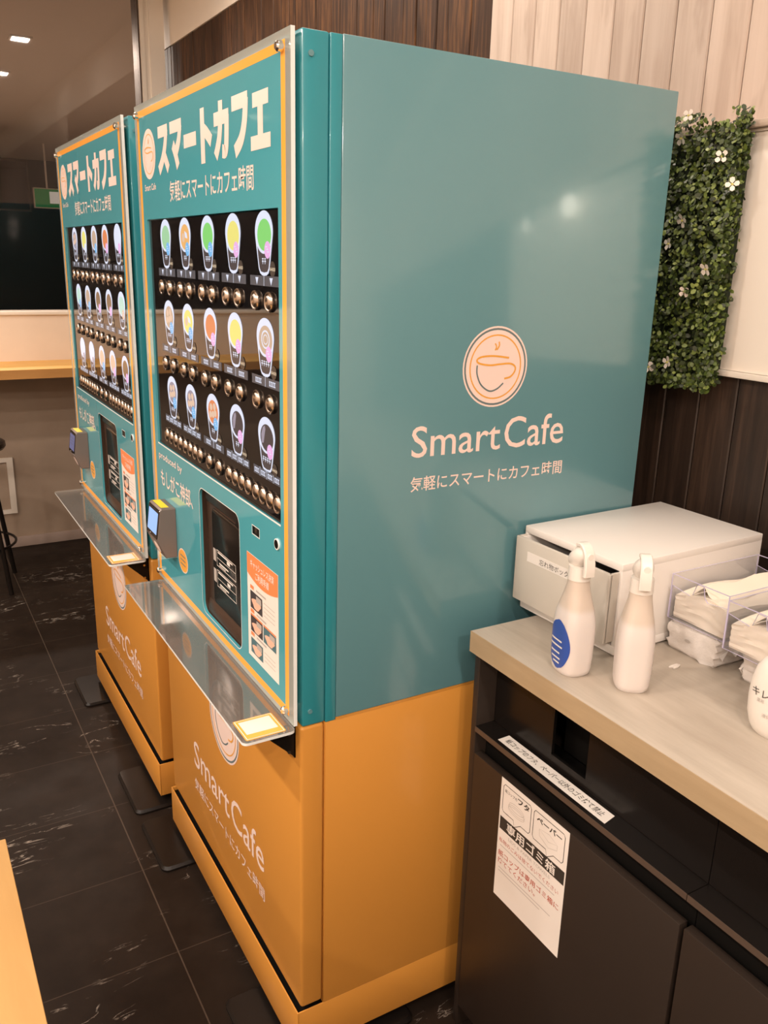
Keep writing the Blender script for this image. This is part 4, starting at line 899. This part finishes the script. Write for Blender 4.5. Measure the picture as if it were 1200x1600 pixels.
for (y, z) in ((0.058, 1.765), (-0.042, 1.725), (-0.074, 1.676), (0.031, 1.616), (0.059, 1.573), (-0.039, 1.527), (0.005, 1.484), (0.026, 1.345), (0.074, 1.330), (0.046, 1.804)):
    b = MB(); r = rnd.uniform(0.0105, 0.0135); tw = rnd.uniform(0, 1.5)
    tilt = Matrix.Rotation(rnd.uniform(-0.5, 0.3), 3, 'Y') @ Matrix.Rotation(rnd.uniform(-0.2, 0.6), 3, 'Z')
    for k in range(4):
        q = tw + k * math.pi / 2; vs = []
        for u, v, d in ((0.1, 0, 0), (0.5, 0.38, -0.1), (0.95, 0.36, -0.25), (1.1, 0, -0.2), (0.95, -0.36, -0.25), (0.5, -0.38, -0.1)):
            vs.append(tilt @ Vector((d * r * 0.8, r * (u * math.cos(q) - v * math.sin(q)), r * (u * math.sin(q) + v * math.cos(q)))))
        b.add([(p.x, p.y, p.z) for p in vs], [tuple(range(6))], 'petal')
    b.cyl((0.004, 0, 0), (-0.002, 0, 0), r * 0.16, 'petal_heart', n=8)
    b.cyl((0.002, 0, 0), (0.03, 0, 0), 0.0008, 'leaf_backing', n=6)
    b.build('flower', t, (0.832 - 0.885, y - 0.1, z - 1.30), 'white four-petalled flower')

# ------------------------------------------------------------------ far side of the room
t = thing('wall_counter', 'orange wooden bar counter fixed along the far wall under the dark window', 'bar counter', (-1.2, 3.35, 0.0))
b = MB(); b.box(-2.28, 1.98, -0.1840, 0.1695, 0.940, 0.985, 'bar_wood', 0.002); b.build('top', t)
b = MB(); b.box(-2.28, 1.98, -0.1860, -0.1842, 0.9405, 0.9835, 'bar_edge'); b.build('edge_band', t, (0, 0, 0), 'darker brown front edge')
for x in (-2.0, -1.2, -0.4, 0.4, 1.20):
    b = MB(); b.box(x, x + 0.12, 0.020, 0.1695, 0.912, 0.9395, 'cabinet_dark', 0.002); b.build('bracket', t)
t = thing('bar_stool', 'black bar stool at the left picture edge before the far counter', 'bar stool', (-0.285, 2.99, 0))
b = MB(); b.rings([[(r * math.cos(q), r * math.sin(q), z) for q in [2*math.pi*i/28 for i in range(28)]] for r, z in ((0.150, 0.655), (0.172, 0.66), (0.180, 0.672), (0.178, 0.688), (0.165, 0.696), (0.10, 0.699))], 'black_plastic'); b.build('seat', t)
for q in (R(35), R(125), R(215), R(305)):
    b = MB(); b.tube([(0.12 * math.cos(q), 0.12 * math.sin(q), 0.657), (0.212 * math.cos(q), 0.212 * math.sin(q), 0.0)], 0.011, 'black_metal', 10); b.build('leg', t)
b = MB(); b.tube([(0.182 * math.cos(q), 0.182 * math.sin(q), 0.215) for q in [2*math.pi*i/32 for i in range(33)]], 0.006, 'black_metal', 8); b.build('foot_ring', t)
t = thing('wall_frame', 'pale rectangular frame low on the far wall behind the bar stool', 'wall frame', (-0.20, YF, 0.19))
b = MB(); b.plate([[(-0.17, 0), (0.172, 0), (0.172, 0.300), (-0.17, 0.300)], [(-0.142, 0.022), (0.142, 0.022), (0.142, 0.278), (-0.142, 0.278)]], -0.014, -0.0005, lambda a, c, q: (a, q, c), 'frame_white'); b.build('frame', t)
b = MB(); b.box(-0.1415, 0.1415, -0.005, -0.0005, 0.0225, 0.2775, 'concrete_wall'); b.build('cover', t)
# table beside the camera
t = thing('table', 'plain table with an orange wood top, cut by the lower left picture edge', 'table', (-0.92, -0.45, 0))
b = MB(); b.box(-0.45, 0.4525, -0.42, 0.4230, 0.692, 0.720, 'orange_wood', 0.0015); b.build('tabletop', t)
for x in (-0.40, 0.40):
    for y in (-0.37, 0.37):
        b = MB(); b.box(x - 0.02, x + 0.02, y - 0.02, y + 0.02, 0, 0.6915, 'black_metal', 0.002); b.build('leg', t)
# seen dimly through the glass
t = thing('exit_sign', 'small green lit sign hanging in the dim hall behind the glass', 'exit sign', (1.47, 10.76, 2.04))
b = MB(); b.box(-0.17, 0.17, 0.0, 0.05, 0.0, 0.24, 'frame_white', 0.004); b.box(-0.01, 0.01, 0.015, 0.035, 0.24, CEIL - 2.04, 'frame_white'); b.build('housing', t)
b = MB(); b.box(-0.155, 0.155, -0.003, -0.0005, 0.012, 0.228, 'sign_green'); b.rect(0.02, 0.13, 0.06, 0.20, FY(-0.0034), 'sign_white'); b.build('sign_face', t, (0, 0, 0), 'green lit face')
t = thing('hanging_monitor', 'dark screen hanging in the dim hall behind the glass at the left picture edge', 'hanging screen', (0.86, 9.2, 1.93))
b = MB(); b.box(-0.45, 0.17, 0.0, 0.06, 0.0, 0.52, 'black_plastic', 0.006); b.build('housing', t)
b = MB(); b.box(-0.43, 0.15, -0.004, -0.0005, 0.02, 0.50, 'black_gloss'); b.build('screen', t)
b = MB(); b.cyl((-0.14, 0.03, 0.52), (-0.14, 0.03, CEIL - 1.93), 0.02, 'black_metal'); b.build('ceiling_pole', t)
